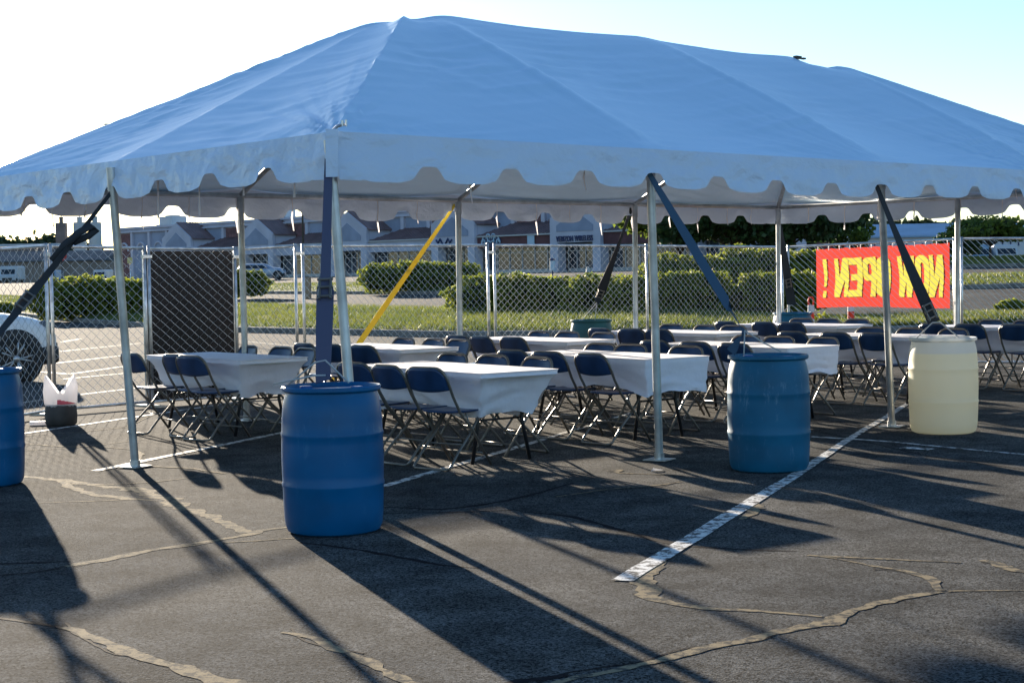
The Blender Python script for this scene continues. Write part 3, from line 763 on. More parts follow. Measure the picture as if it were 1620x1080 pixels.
# ---------------------------------------------------------------- straps
def strap(name, pts, widths, m, label, sag=.0, seed=0, ratchet=None, loops=None, loose=False):
    e = empty(name, pts[0], 0, label, 'strap', 'ratchet straps from the tent to its weights')
    P0 = Vector(pts[0]); P = [Vector(p)-P0 for p in pts]; Q = []; W = []
    n = 14
    for a, b, wa, wb in zip(P, P[1:], widths, widths[1:]):
        for i in range(n):
            t = i/n; Q.append(a.lerp(b, t)); W.append(wa+(wb-wa)*t)
    Q.append(P[-1]); W.append(widths[-1]); N_ = len(Q)
    sd = []
    for i, q in enumerate(Q):
        t = i/(N_-1); q.z -= sag*math.sin(math.pi*t)
        d = (Q[min(N_-1, i+1)]-Q[max(0, i-1)]).normalized()
        side = d.cross(Vector((0,1,0))).normalized(); nrm = side.cross(d)
        a = .55*math.sin(t*4+seed); sd.append((side*math.cos(a)+nrm*math.sin(a))*W[i]/2)
    mb = MB(); mb.ribbon([tuple(q) for q in Q], sd, .005); w = mb.build('webbing', m, e, True); autosmooth(w, 40)
    if ratchet:
        i = int(ratchet*(N_-1)); c = Q[i]; d = (Q[i+1]-Q[i-1]).normalized(); r = MB()
        sx = d.cross(Vector((0,1,0))).normalized()
        for s in (-1, 1):
            r.tube([c-d*.09+sx*.035*s+Vector((0,-.02,0)), c+d*.07+sx*.035*s+Vector((0,-.03,0))], .010, 6)
        for k in (-.08, -.02, .05): r.tube([c+d*k-sx*.05+Vector((0,-.025,0)), c+d*k+sx*.05+Vector((0,-.025,0))], .009, 8)
        r.build('ratchet_buckle', M['tube'], e)
    if loops:
        l = MB()
        for pl in loops: l.tube([Vector(p)-P0 for p in pl], .0062, 6)
        l.build('rope_loop', M['rope'], e, True)
    return e
def top_of(i, j, dz=0): return Vector(uvw(i*SP, j*SP, HR-.12+dz))
# near corner
a = Vector(uvw(.03, .03, HR-.16))+Vector((-.05,0,0)); b = Vector((-1.16, 9.80, .90))
strap('ratchet_strap', [a, a.lerp(b, .55), a.lerp(b, .62), b], [.052,.070,.110,.105], M['strap_violet'], 'slate blue strap hanging to the bright blue barrel at the near corner', 0, .2, .66,
      [[b+Vector((-.22,.0,-.02)), b+Vector((-.04,-.02,.12)), b+Vector((.02,-.02,.13)), b+Vector((.16,-.02,-.01))], [b+Vector((-.30,-.02,-.01)), b+Vector((-.05,-.05,.04)), b+Vector((.02,-.03,.04))]])
a = top_of(0, 1)+U*.07; b = Vector((-4.10, 12.22, .93)); mid = a.lerp(b, .36)
strap('ratchet_strap', [a, mid, a.lerp(b, .62), b], [.03,.035,.07,.04], M['strap_dark'], 'charcoal strap with a knotted loop running to the left edge barrel', .02, .4, .72,
      [[b+Vector((.18,0,-.06)), b, b+Vector((-.2,0,-.06))]])
k = MB(); 
kn = empty('strap_knot', tuple(mid), 0, 'knotted loop end tied on the charcoal strap at the left', 'strap end', None)
k.ribbon([(-.16,-.02,-.16),(-.05,-.03,-.03),(.06,-.02,.06),(.16,-.01,.12),(.20,0,.09),(.12,.01,.03),(.0,.0,-.02)], [Vector((.02,0,-.02))]*7, .006)
k.build('loop', M['strap_dark'], kn, True)
a = top_of(1, 0, .0)+V_*.06; b = Vector((1.90, 12.42, .95)); 
strap('ratchet_strap', [a, a.lerp(b, .45), a.lerp(b, .75), b+Vector((-.10,0,.13)), b+Vector((-.20,.05,-.05))], [.035,.085,.095,.045,.08], M['strap_blue'], 'navy blue strap slanting down to the faded blue barrel', .05, .0, None,
      [[b+Vector((-.10,-.02,.12)), b+Vector((-.12,-.1,-.06))], [b+Vector((-.10,-.02,.12)), b+Vector((.03,-.02,.03)), b+Vector((.18,-.02,-.05))]])
a = top_of(2, 0, .0)+V_*.06; b = Vector((3.93, 14.93, 1.02))
strap('ratchet_strap', [a, a.lerp(b, .5), b], [.035,.085,.12], M['strap_dark'], 'charcoal strap slanting down to the cream barrel', .02, .3, .94,
      [[b+Vector((-.18,0,-.16)), b+Vector((-.02,-.02,.0)), b+Vector((.05,-.02,.0)), b+Vector((.22,-.02,-.14))]])
a = top_of(4, 2); b = Vector((FB[0]-.03, FB[1]-.1, 1.0))
strap('ratchet_strap', [a, a.lerp(b, .35), b], [.05,.10,.14], M['strap_dark'], 'dark strap behind the far corner leg', .0, .2, .85,
      [[b+Vector((-.2,0,-.15)), b, b+Vector((.2,0,-.15))]])
a = top_of(3, 2); b = Vector((TB[0]+.08, TB[1]-.05, 1.12))
strap('ratchet_strap', [a, a.lerp(b, .3), a.lerp(b, .85), b], [.05,.04,.13,.08], M['strap_dark'], 'dark strap running down to the teal barrel', .02, .5, .8,
      [[b, b+Vector((-.24,-.1,-.27))], [b, b+Vector((-.03,-.02,-.27))]])
a = top_of(2, 2); b = Vector((-2.42, 20.2, .02))
strap('ratchet_strap', [a, a.lerp(b, .25), a.lerp(b, .6), b], [.035,.06,.07,.065], M['strap_yellow'], 'bright yellow strap slanting down behind the tables', .0, .3, None, [[b+Vector((0,0,.1)), b+Vector((-.08,0,.0))]])

# ---------------------------------------------------------------- chairs
def chair_model():
    e = empty('folding_chair', (0,0,0), 0, 'x', 'chair')
    w = .205; r = .0115
    m = MB(); top = []
    R_ = .10
    def L_(y):  # long tube on one side, from the back top to the front foot
        return [(-.262,y,.69),(-.20,y,.56),(-.115,y,.43),(.02,y,.30),(.245,y,.010)]
    arc = []
    for i in range(7):
        t = math.pi/2*i/6; arc.append((-.262-.035*math.sin(t), -w+R_*(1-math.cos(t)), .69+.09*math.sin(t)))
    pts = L_(-w)[::-1]+arc[1:]+[(a, -b, c) for a, b, c in arc[::-1][:-1]]+L_(w)
    m.tube(pts, r, 7)
    m.tube([(.17,-w,.105),(.17,w,.105)], .008, 6)
    fr = m.build('frame', M['tube'], e, True)
    for s in (-1, 1):
        g = MB(); y = (w-.03)*s
        g.tube([(.175,y,.425),(.02,y,.25),(-.12,y*1.02,.13),(-.215,y*1.05,.03),(-.235,y*1.0,.012)], r*.95, 7)
        g.tube([(-.02,y,.425),(.02,y*1.12,.30)], .007, 5)
        g.build('rear_leg', M['tube'], e, True)
    g = MB(); y = w-.03
    g.tube([(-.225,-y,.014),(-.255,-y+.03,.011),(-.255,y-.03,.011),(-.225,y,.014)], r*.9, 6)
    g.build('foot_bar', M['tube'], e, True)
    g = MB(); g.tube([(-.05,-y,.185),(-.05,y,.185)], .007, 6); g.build('stretcher', M['tube'], e, True)
    # seat: dished slab with rolled edge
    nx_, ny_ = 9, 9; v = []; f = []
    for lay in (0, 1):
        for i in range(nx_):
            for j in range(ny_):
                a = -1+2*i/(nx_-1); b = -1+2*j/(ny_-1)
                # superellipse corners
                k = (abs(a)**5+abs(b)**5)**.2; q = max(abs(a), abs(b)); sc = (q/k if k > 0 else 1)
                x = .045+.195*a*sc; yy = .19*b*sc*(1-.05*a)
                z = .438+.010*(a*a*.6+b*b*.7)-(.016 if a > .85 else 0)-(.004 if a < -.9 else 0)
                if lay: z -= .022*(1-.5*max(abs(a), abs(b))**6)
                v.append((x, yy, z))
    n_ = nx_*ny_
    for i in range(nx_-1):
        for j in range(ny_-1):
            a = i*ny_+j; f.append((a, a+ny_, a+ny_+1, a+1)); f.append((n_+a, n_+a+1, n_+a+ny_+1, n_+a+ny_))
    ring = [i*ny_ for i in range(nx_)]+[(nx_-1)*ny_+j for j in range(1, ny_)]+[i*ny_+ny_-1 for i in range(nx_-2, -1, -1)]+[j for j in range(ny_-2, 0, -1)]
    for a, b in zip(ring, ring[1:]+ring[:1]): f.append((b, a, n_+a, n_+b))
    mesh_obj('seat', v, f, M['navy'], e, True)
    # back panel, curved, filling the top of the U
    v = []; f = []; nz_, ny_ = 9, 13
    for lay in (0, 1):
        for i in range(nz_):
            t = i/(nz_-1)
            for j in range(ny_):
                b = -1+2*j/(ny_-1)
                zt = .778-(.085*(max(0, abs(b)-.52)/.48)**2.4); zb = .612-.020*(1-b*b)
                z = zb+(zt-zb)*t
                yy = b*(w-.006)
                xc = -.262-.035*min(1, max(0, (z-.69)/.09)) if z > .69 else -.262+(.69-z)*.47
                x = xc-.030*(1-b*b)+(.010 if lay else -.010)*(1-.6*b**6)
                v.append((x, yy, z))
    n_ = nz_*ny_
    for i in range(nz_-1):
        for j in range(ny_-1):
            a = i*ny_+j; f.append((a, a+1, a+ny_+1, a+ny_)); f.append((n_+a, n_+a+ny_, n_+a+ny_+1, n_+a+1))
    ring = [i*ny_ for i in range(nz_)]+[(nz_-1)*ny_+j for j in range(1, ny_)]+[i*ny_+ny_-1 for i in range(nz_-2, -1, -1)]+[j for j in range(ny_-2, 0, -1)]
    for a, b in zip(ring, ring[1:]+ring[:1]): f.append((a, b, n_+b, n_+a))
    fix_normals(mesh_obj('backrest', v, f, M['navy'], e, True))
    return e
CH = chair_model(); used = False

TBL = {  # name: (u, v, turn, length, description, N v's, F v's)
 'a1': (2.36,1.70,R(5.5),2.00,'table behind the bright blue barrel', [2.16,1.58,1.10], [2.59,2.02,1.40]),
 'a2': (4.52,1.98,R(6),2.03,'table by the front middle leg', [2.58,2.05,1.39], [2.81,2.36,1.60]),
 'a3': (6.68,2.12,R(4),1.95,'table behind the faded blue barrel', [2.73,2.15,1.58], [2.75,2.23,1.64]),
 'a4': (9.22,2.30,R(3),1.95,'table left of the cream barrel', [2.92,2.32,1.76], [2.87,2.32,1.72]),
 'a5': (12.05,2.35,R(2),1.95,'table right of the cream barrel', [2.90,2.37,1.72], [3.0,2.44,1.85]),
 'b1': (2.34,5.28,R(2),1.92,'leftmost table, before the black board', [5.72,5.02,4.66], [6.10,5.42,4.92]),
 'b2': (4.52,5.52,R(4),1.86,'table at the foot of the yellow strap', [5.95,5.50,4.88], [6.08,5.53,5.08]),
 'b3': (6.68,5.32,R(2),1.95,'rear table left of the teal barrel', [5.97,5.45,4.94], [6.06,5.58,4.92]),
 'b4': (9.16,5.25,R(2),1.95,'rear table right of the teal barrel', [6.02,5.50,5.02], [6.10,5.50,4.98]),
 'b5': (11.85,5.42,R(2),1.92,'rear table under the red banner', [6.16,5.48,5.02], [5.98,5.50,4.95]),
}
def make_table(u, v, rot, L, desc, nm):
    W = .76; rz = YAW+rot
    p = uvw(u, v); rot = -rot; rz = YAW+rot
    t = empty('folding_table', p, rz, 'folding banquet table under white cloth, the '+desc, 'table', 'folding tables under the tent')
    tb = MB(); tb.box((0,0,.722), (W-.02, L-.02, .036), 0, .01); tb.build('tabletop', M['board'], t)
    for s in (-1, 1):
        for q in (-1, 1):
            g = MB(); y = s*(L/2-.30)
            g.tube([(q*.22,y,.70),(q*.24,y,.52),(q*.22,y+s*.01,.34),(q*.29,y+s*.02,.01)], .016, 8); g.build('leg', M['legblack'], t, True)
        g = MB(); g.tube([(-.23,s*(L/2-.30),.36),(.23,s*(L/2-.30),.36)], .010, 6); g.tube([(0,s*(L/2-.30),.36),(0,s*(L/2-.62),.69)], .010, 6); g.build('brace', M['legblack'], t, True)
    # stretch cloth
    def ring(hx, hy, cr, n=9):
        out = []
        for (sx, sy, a0) in ((1,-1,-90),(1,1,0),(-1,1,90),(-1,-1,180)):
            for i in range(3):
                a = R(a0+45*i*1.0); out.append((sx*(hx-cr)+cr*math.cos(a), sy*(hy-cr)+cr*math.sin(a)))
        # densify the sides
        res = []
        for i, (x, y) in enumerate(out):
            x2, y2 = out[(i+1) % len(out)]; d = math.hypot(x2-x, y2-y); k = 16 if d > .2 else 1
            for q in range(k): res.append((x+(x2-x)*q/k, y+(y2-y)*q/k, q/k if k > 1 else 0))
        return res
    seed = (hash(nm) % 97)/7 if False else ord(nm[0])*1.3+ord(nm[1])*2.7
    deep = random.uniform(.27,.34); pull = {'a2': .02, 'a3': .01}.get(nm, .11)
    lv = [(0,.7605),(0.004,.752),(.006,.735),(.004,.722)]; nl = 9
    for i in range(1, nl+1):
        t_ = i/nl; lv.append((.010+pull*(t_**.7), .722-deep*t_))
    vs = []; hx, hy = W/2+.012, L/2+.012; base = ring(hx, hy, .02); n = len(base)
    for li, (ins, z) in enumerate(lv):
        for i, (x, y, fr) in enumerate(base):
            a = math.sin(math.pi*fr)
            tt = max(0, (li-3)/nl)
            endf = .9 if abs(y) > hy-.03 else .45
            kx = 1-(ins*(1+.55*a))/hx; ky = 1-(ins*(1.6 if nm not in ('a2','a3') else 1)*(1+.3*a))/hy
            px, py = x*kx, y*ky
            w = .042*tt*mn.noise((x*3+seed, y*3+tt*4, z*9+seed))+.012*(.3+tt)*mn.noise((x*4+y*4+tt*7, seed, tt*3))*2
            wx = 1 if abs(x) > hx-.03 else 0
            px += w*(1 if x > 0 else -1)*(wx); py += w*(1 if y > 0 else -1)*(1-wx)
            zz = z+.030*a*tt+.03*tt*math.sin(y*4+seed)+.02*tt*mn.noise((x*6, y*6, seed))
            vs.append((px, py, zz))
    fs = []
    for li in range(len(lv)-1):
        for i in range(n):
            j = (i+1) % n; fs.append((li*n+i, li*n+n+i, li*n+n+j, li*n+j))
    # top sheet with faint folds
    gx, gy = 10, 24; b0 = len(vs)
    top = []
    for i in range(gx+1):
        for j in range(gy+1):
            x = -hx+.004+(2*hx-.008)*i/gx; y = -hy+.004+(2*hy-.008)*j/gy
            ed = (i in (0, gx)) or (j in (0, gy))
            vs.append((x, y, .7605+(0 if ed else .0022*mn.noise((x*5+seed, y*3, seed))+.0015*max(0, 1-abs(x)/.02)+.0012*max(0, 1-abs(y)/.03))))
    for i in range(gx):
        for j in range(gy):
            a = b0+i*(gy+1)+j; fs.append((a, a+gy+1, a+gy+2, a+1))
    c = mesh_obj('table_cloth', vs, fs, M['cloth'], None, True); autosmooth(c, 55)
    c.location = p; c.rotation_euler = (0, 0, rz)
    tag(c, 'white stretch cloth over the '+desc, 'tablecloth', 'white stretch tablecloths')
ordN = ['leftmost', 'middle', 'rightmost']
for nm, (u, v, rot, L, desc, Nv, Fv) in TBL.items():
    make_table(u, v, rot, L, desc, nm)
    for side, vv in (('near', Nv), ('far', Fv)):
        for k, cv in enumerate(vv):
            du = -.46 if side == 'near' else .46
            off = (cv-v)*math.tan(rot)*.5
            cu = u+du+off+random.uniform(-.03,.03)
            if nm == 'b1' and side == 'near': cu += [-.05,.0,-.06][k]
            o = CH if not used else copy_tree(CH)
            used = True
            x, y, _ = uvw(cu, cv)
            o.scale = (1.02, 1.04, 1.04); o.location = (x, y, 0); o.rotation_euler = (0, 0, YAW+(0 if side == 'near' else math.pi)+random.uniform(-.10,.10)+(.09 if side == 'near' else 0))
            o['label'] = '%s folding chair on %s side of %s' % (ordN[k], side, desc)
            o['group'] = 'navy folding chairs around the tables'

# ---------------------------------------------------------------- fence
FP = [(-60,16.9,398,'sagging panel cut by the left edge'),(80,18.6,389,None),(235,19.6,393,None),(378,20.4,394,None),(476,20.9,389,None),(779,22.7,388,None),(1030,24.0,389,None),(1243,25.6,391,None),(1517,24.9,378,None),(1700,24.2,376,None)]
FLAB = ['chain link panel behind the left edge barrel and white car', 'narrow chain link panel between the white bag and the black board', 'chain link panel in front of the black board',
        'narrow chain link panel just right of the black board', 'chain link panel crossed by the yellow strap', 'chain link panel behind the teal barrel and its dark strap',
        'chain link panel behind the navy blue strap', 'chain link panel carrying the red banner', 'chain link panel right of the red banner']
def fence_panel(A, B, hA, hB, label, gap=.05, cw=.100, ch=.098):
    A = Vector((*A, 0)); B = Vector((*B, 0)); d = B-A; L = d.length; ang = math.atan2(d.y, d.x)
    e = empty('fence_panel', tuple(A), ang, label, 'fence', 'temporary chain link fence panels')
    fr = MB(); g = gap; z0 = .06
    for x, h in ((g, hA), (L-g, hB)):
        p = MB(); p.tube([(x,0,0),(x,0,h+.03)], .021, 8); p.build('post', M['galv'], e, True)
    r = MB(); r.tube([(g,0,hA),(L-g,0,hB)], .019, 8); r.build('top_rail', M['galv'], e, True)
    r = MB(); r.tube([(g,0,z0),(L-g,0,z0)], .017, 8); r.build('bottom_rail', M['galv'], e, True)
    # woven wires
    c = cw; n = int(round((L-2*g)/c)); c = (L-2*g)/n; wr = .0031; vs = []; fs = []
    m_ = int(round((min(hA, hB)-z0)/ch))
    for i in range(n):
        xl = g+c*i
        for ph in (0, 1):
            pts = []
            for k in range(m_+1):
                t = k/m_; x = xl+(c if (k+ph) % 2 else 0)
                h = hA+(hB-hA)*(x/L)
                pts.append((x, (.006 if (k+ph) % 2 else -.006), z0+(h-z0)*t))
            if ph: pts = pts
            b = len(vs)
            for (x, y, z) in pts:
                vs += [(x-wr*.7, y-wr, z-wr*.7), (x+wr*.7, y-wr*.2, z+wr*.7), (x, y+wr, z)]
            for k in range(m_):
                for q in range(3): fs.append((b+k*3+q, b+k*3+(q+1) % 3, b+k*3+3+(q+1) % 3, b+k*3+3+q))
    w = mesh_obj('chain_link', vs, fs, M['galv_wire'], e)
    cl = MB(); cl.box((L, 0, (hA+hB)/2-.10 if False else hB-.10), (.13,.05,.035)); cl.build('clamp', M['galv'], e)
    ft = MB(); ft.box((L, 0, .012), (.12,.55,.02)); ft.build('stand_foot', M['galv'], e)
    return e
PF = [((spx(px, Y), Y), zat(px, py, Y)) for px, Y, py, _ in FP]
for i in range(len(PF)-1):
    fence_panel(PF[i][0], PF[i+1][0], PF[i][1], PF[i+1][1], FLAB[i], .055 if i not in (1, 2) else .03, *((.132,.110) if i < 3 else (.100,.098)))

# black board behind the third panel
A, B = Vector((*PF[2][0], 0)), Vector((*PF[3][0], 0)); d = (B-A).normalized(); nrm = Vector((-d.y, d.x, 0))
bd = MB(); L = (B-A).length
ang = math.atan2(d.y, d.x)
e = empty('privacy_board', tuple(A+nrm*.09), ang, 'dark brown board standing upright behind the chain link fence', 'board')
bd.box((L/2, 0, .98), (L-.02, .025, 1.84), 0, .004); bd.build('sheet', M['screen'], e)
bb = MB()
for x in (.01, L-.01): bb.box((x, -.0, .98), (.035,.045,1.86))
bb.build('edge_post', M['galv'], e)

# red banner, seen from its back: the lettering reads mirrored
A, B = Vector((*PF[7][0], 0)), Vector((*PF[8][0], 0)); d = (B-A).normalized(); L = (B-A).length; ang = math.atan2(d.y, d.x)
bx0, bx1 = L*(1292-1243)/274*1.0+.02, L*(1504-1243)/274
def bz(x):   # top and bottom at x
    t = (x-bx0)/(bx1-bx0); Y = A.y+d.y*x; px = 1292+t*212
    return zat(px, 394-10*t, Y)-.0, zat(px, 487-1*t, Y)
e = empty('banner', tuple(A), ang, 'red banner hung on the fence with yellow NOW OPEN lettering seen from behind', 'banner')
nx_, nz_ = 250, 112; yb = .030
def ripple(x, z): return .012*math.sin(x*5+z*2)+.008*mn.noise((x*4, z*4, 2))
GL = {
 'N': [[(0,0),(.26,0),(.26,.52),(.62,0),(.62,0),(1,0),(1,1),(.74,1),(.74,.42),(.36,1),(0,1)]],
 'O': 'ring', 'P': 'p',
 'E': [[(0,0),(1,0),(1,.17),(.36,.17),(.36,.42),(.85,.42),(.85,.58),(.36,.58),(.36,.83),(1,.83),(1,1),(0,1)]],
 'W': [[(.0,1),(.14,0),(.40,0),(.5,.50),(.60,0),(.86,0),(1,1),(.78,1),(.71,.38),(.60,.95),(.40,.95),(.29,.38),(.22,1)]],
 '!': [[(.1,1),(.9,1),(.72,.28),(.28,.28)],[(.2,.17),(.8,.17),(.8,0),(.2,0)]],
}
def glyph(ch):
    g = GL[ch]
    if g == 'ring' or g == 'p':
        def rr(x0, x1, z0, z1, rx, rz, n=6):
            o = []
            for cx, cz, a0 in ((x1-rx, z1-rz, 0), (x0+rx, z1-rz, 90), (x0+rx, z0+rz, 180), (x1-rx, z0+rz, 270)):
                for k in range(n+1):
                    a = R(a0+90*k/n); o.append((cx+rx*math.cos(a), cz+rz*math.sin(a)))
            return o
        if g == 'ring': o, i_2 = rr(0,1,0,1,.45,.16), rr(.36,.64,.17,.83,.13,.06)
        else: o, i_2 = rr(0,1,.40,1,.4,.15), rr(.36,.66,.55,.84,.12,.05)
        n = len(o); qs = [[o[k], o[(k+1) % n], i_2[(k+1) % n], i_2[k]] for k in range(n)]
        if g == 'p': qs += [[(0,0),(.36,0),(.36,.62),(0,.62)], [(0,.62),(.2,.62),(.2,1),(0,1)]]
        return qs
    return g
def letter_polys(word, x0, x1, ox=0, oz=0):
    n = sum(.35 if c == '!' else (.45 if c == ' ' else (1.25 if c == 'W' else 1)) for c in word)+.07*(len(word)-1)
    u_ = (x1-x0)/n; x = x1; out = []      # runs right to left: mirrored
    for c in word:
        wd = u_*(.45 if c == ' ' else .35 if c == '!' else 1.25 if c == 'W' else 1)
        if c != ' ':
            for poly in glyph(c): out.append([(x-a*wd+ox, .17+.66*b+oz) for (a, b) in poly])
        x -= wd+.07*u_
    return out
def inside(polys, x, z):
    for P in polys:
        hit = False; n = len(P)
        for i in range(n):
            (xa, za), (xb, zb) = P[i], P[(i+1) % n]
            if (za > z) != (zb > z) and x < (xb-xa)*(z-za)/(zb-za)+xa: hit = not hit
        if hit: return True
    return False
LY = letter_polys('NOW OPEN !', bx0+.10, bx1-.10); LS = letter_polys('NOW OPEN !', bx0+.10, bx1-.10, .022, -.012)
vs = []; grp = {'sheet': [], 'lettering': [], 'letter_shadow': []}
for i in range(nx_+1):
    x = bx0+(bx1-bx0)*i/nx_; zt, zb = bz(x)
    sag = .012*abs(math.sin(math.pi*i/nx_*9))
    for j in range(nz_+1):
        t = j/nz_; z = zt-sag*(1-t)-(zt-zb)*t+.015*math.sin(i/nx_*5)*t; vs.append((x, yb+ripple(x, z), z))
for i in range(nx_):
    for j in range(nz_):
        a = i*(nz_+1)+j; cx = bx0+(bx1-bx0)*(i+.5)/nx_; cz = 1-(j+.5)/nz_
        cx += .010*math.sin(cz*9)*(cx*0+1)
        k = 'lettering' if any(inside(LY, cx+a_, cz+b_) for a_, b_ in ((0,0),(.004,0),(-.004,0))) else 'letter_shadow' if inside(LS, cx, cz) else 'sheet'
        grp[k].append((a, a+1, a+nz_+2, a+nz_+1))
for k, m_ in (('sheet','banner'), ('lettering','banner_y'), ('letter_shadow','banner_s')):
    us = sorted({q for f_ in grp[k] for q in f_}); ix = {q: n for n, q in enumerate(us)}
    mesh_obj(k, [vs[q] for q in us], [tuple(ix[q] for q in f_) for f_ in grp[k]], M[m_], e, True)
tz = MB()
for i in range(13):
    x = bx0+.03+(bx1-bx0-.06)*i/12; zt, zb = bz(x); tz.tube([(x,.02,zt-.03),(x,-.02,zt-.0),(x,.0,zt+.035)], .006, 5)
tz.build('cable_tie', M['bagwhite'], e)

# ---------------------------------------------------------------- bag weight by the fence
e = empty('weight_bag', (-4.87, 17.25, 0), .4, 'white plastic bag with two ears in a dark bucket at the fence foot', 'bag')
b = MB(); b.lathe([(0,.0),(.14,.0),(.165,.02),(.172,.10),(.165,.20),(.15,.235),(.0,.235)], 20); autosmooth(b.build('bucket', M['baggrey'], e, True), 50)
v = []; f = []; n = 24
for li in range(9):
    t = li/8
    for k in range(n):
        a = 2*math.pi*k/n; ear = max(0, abs(math.cos(a))-.12)/.88
        r = .158*(1+.16*math.sin(math.pi*t))*(1-.02*t)+.012*mn.noise((a*3, t*4, 1))
        z = .20+t*.15+(.21*t**1.2)*ear**.9
        v.append((r*math.cos(a)*(1-.25*t*ear*0), r*math.sin(a)*(1-.55*t), z))
for li in range(8):
    for k in range(n): j = (k+1) % n; f.append((li*n+k, li*n+j, li*n+n+j, li*n+n+k))
mesh_obj('bag', v, f, M['bagwhite'], e, True)
v = [(x*1.02, y*1.02, z) for (x, y, z) in []]
p = MB(); 
for k in range(6):
    a = -1.9+.22*k; p.add([(.178*math.cos(a), .172*math.sin(a), .235), (.178*math.cos(a+.22), .172*math.sin(a+.22), .235), (.178*math.cos(a+.22), .172*math.sin(a+.22), .285-.01*k), (.178*math.cos(a), .172*math.sin(a), .285-.008*k)], [(0,1,2,3)])
p.build('print', M['pinkprint'], e)
e2 = MB(); e2.box((-5.13,17.35,.02), (.22,.12,.04), .3, .01); tag(e2.build('concrete_shim', M['bagwhite'], None, loc=(-5.13,17.35,0)), 'small pale block lying left of the dark bucket', 'block')

b = MB(); sx, sy = [(1.103,12.323)][0]; b.add([(sx-.05,sy-.02,.004),(sx+.03,sy-.04,.012),(sx+.05,sy+.03,.006),(sx-.03,sy+.04,.02)], [(0,1,2,3)]); tag(b.build('paper_scrap', M['bagwhite'], None, loc=(sx,sy,0)), 'tiny white paper scrap lying on the asphalt left of the front middle leg', 'litter')
# delineator posts
for px, Y, lab in ((1284, 29.5, 'orange and white striped marker post with loop top left of the banner'), (1347, 29.5, 'orange and white striped marker post half hidden below the banner')):
    x = spx(px, Y); e = empty('marker_post', (x, Y, gz(x, Y)), 0, lab, 'marker post', 'striped marker posts')
    b = MB(); b.lathe([(0,0),(.20,0),(.20,.05),(.09,.09),(.06,.10)], 16); b.build('base', M['black'], e, True)
    for k in range(6):
        h0, h1 = .10+.13*k, .10+.13*(k+1)
        s_ = MB(); s_.lathe([(.062,h0),(.058,h1)], 16); s_.build('band', M['orange'] if k % 2 == 0 else M['white_band'], e, True)
    h = MB(); h.tube([(-.04,0,.88),(-.05,0,.96),(-.03,0,1.02),(.03,0,1.02),(.05,0,.96),(.04,0,.88)], .016, 8); h.build('loop_handle', M['orange'], e, True)

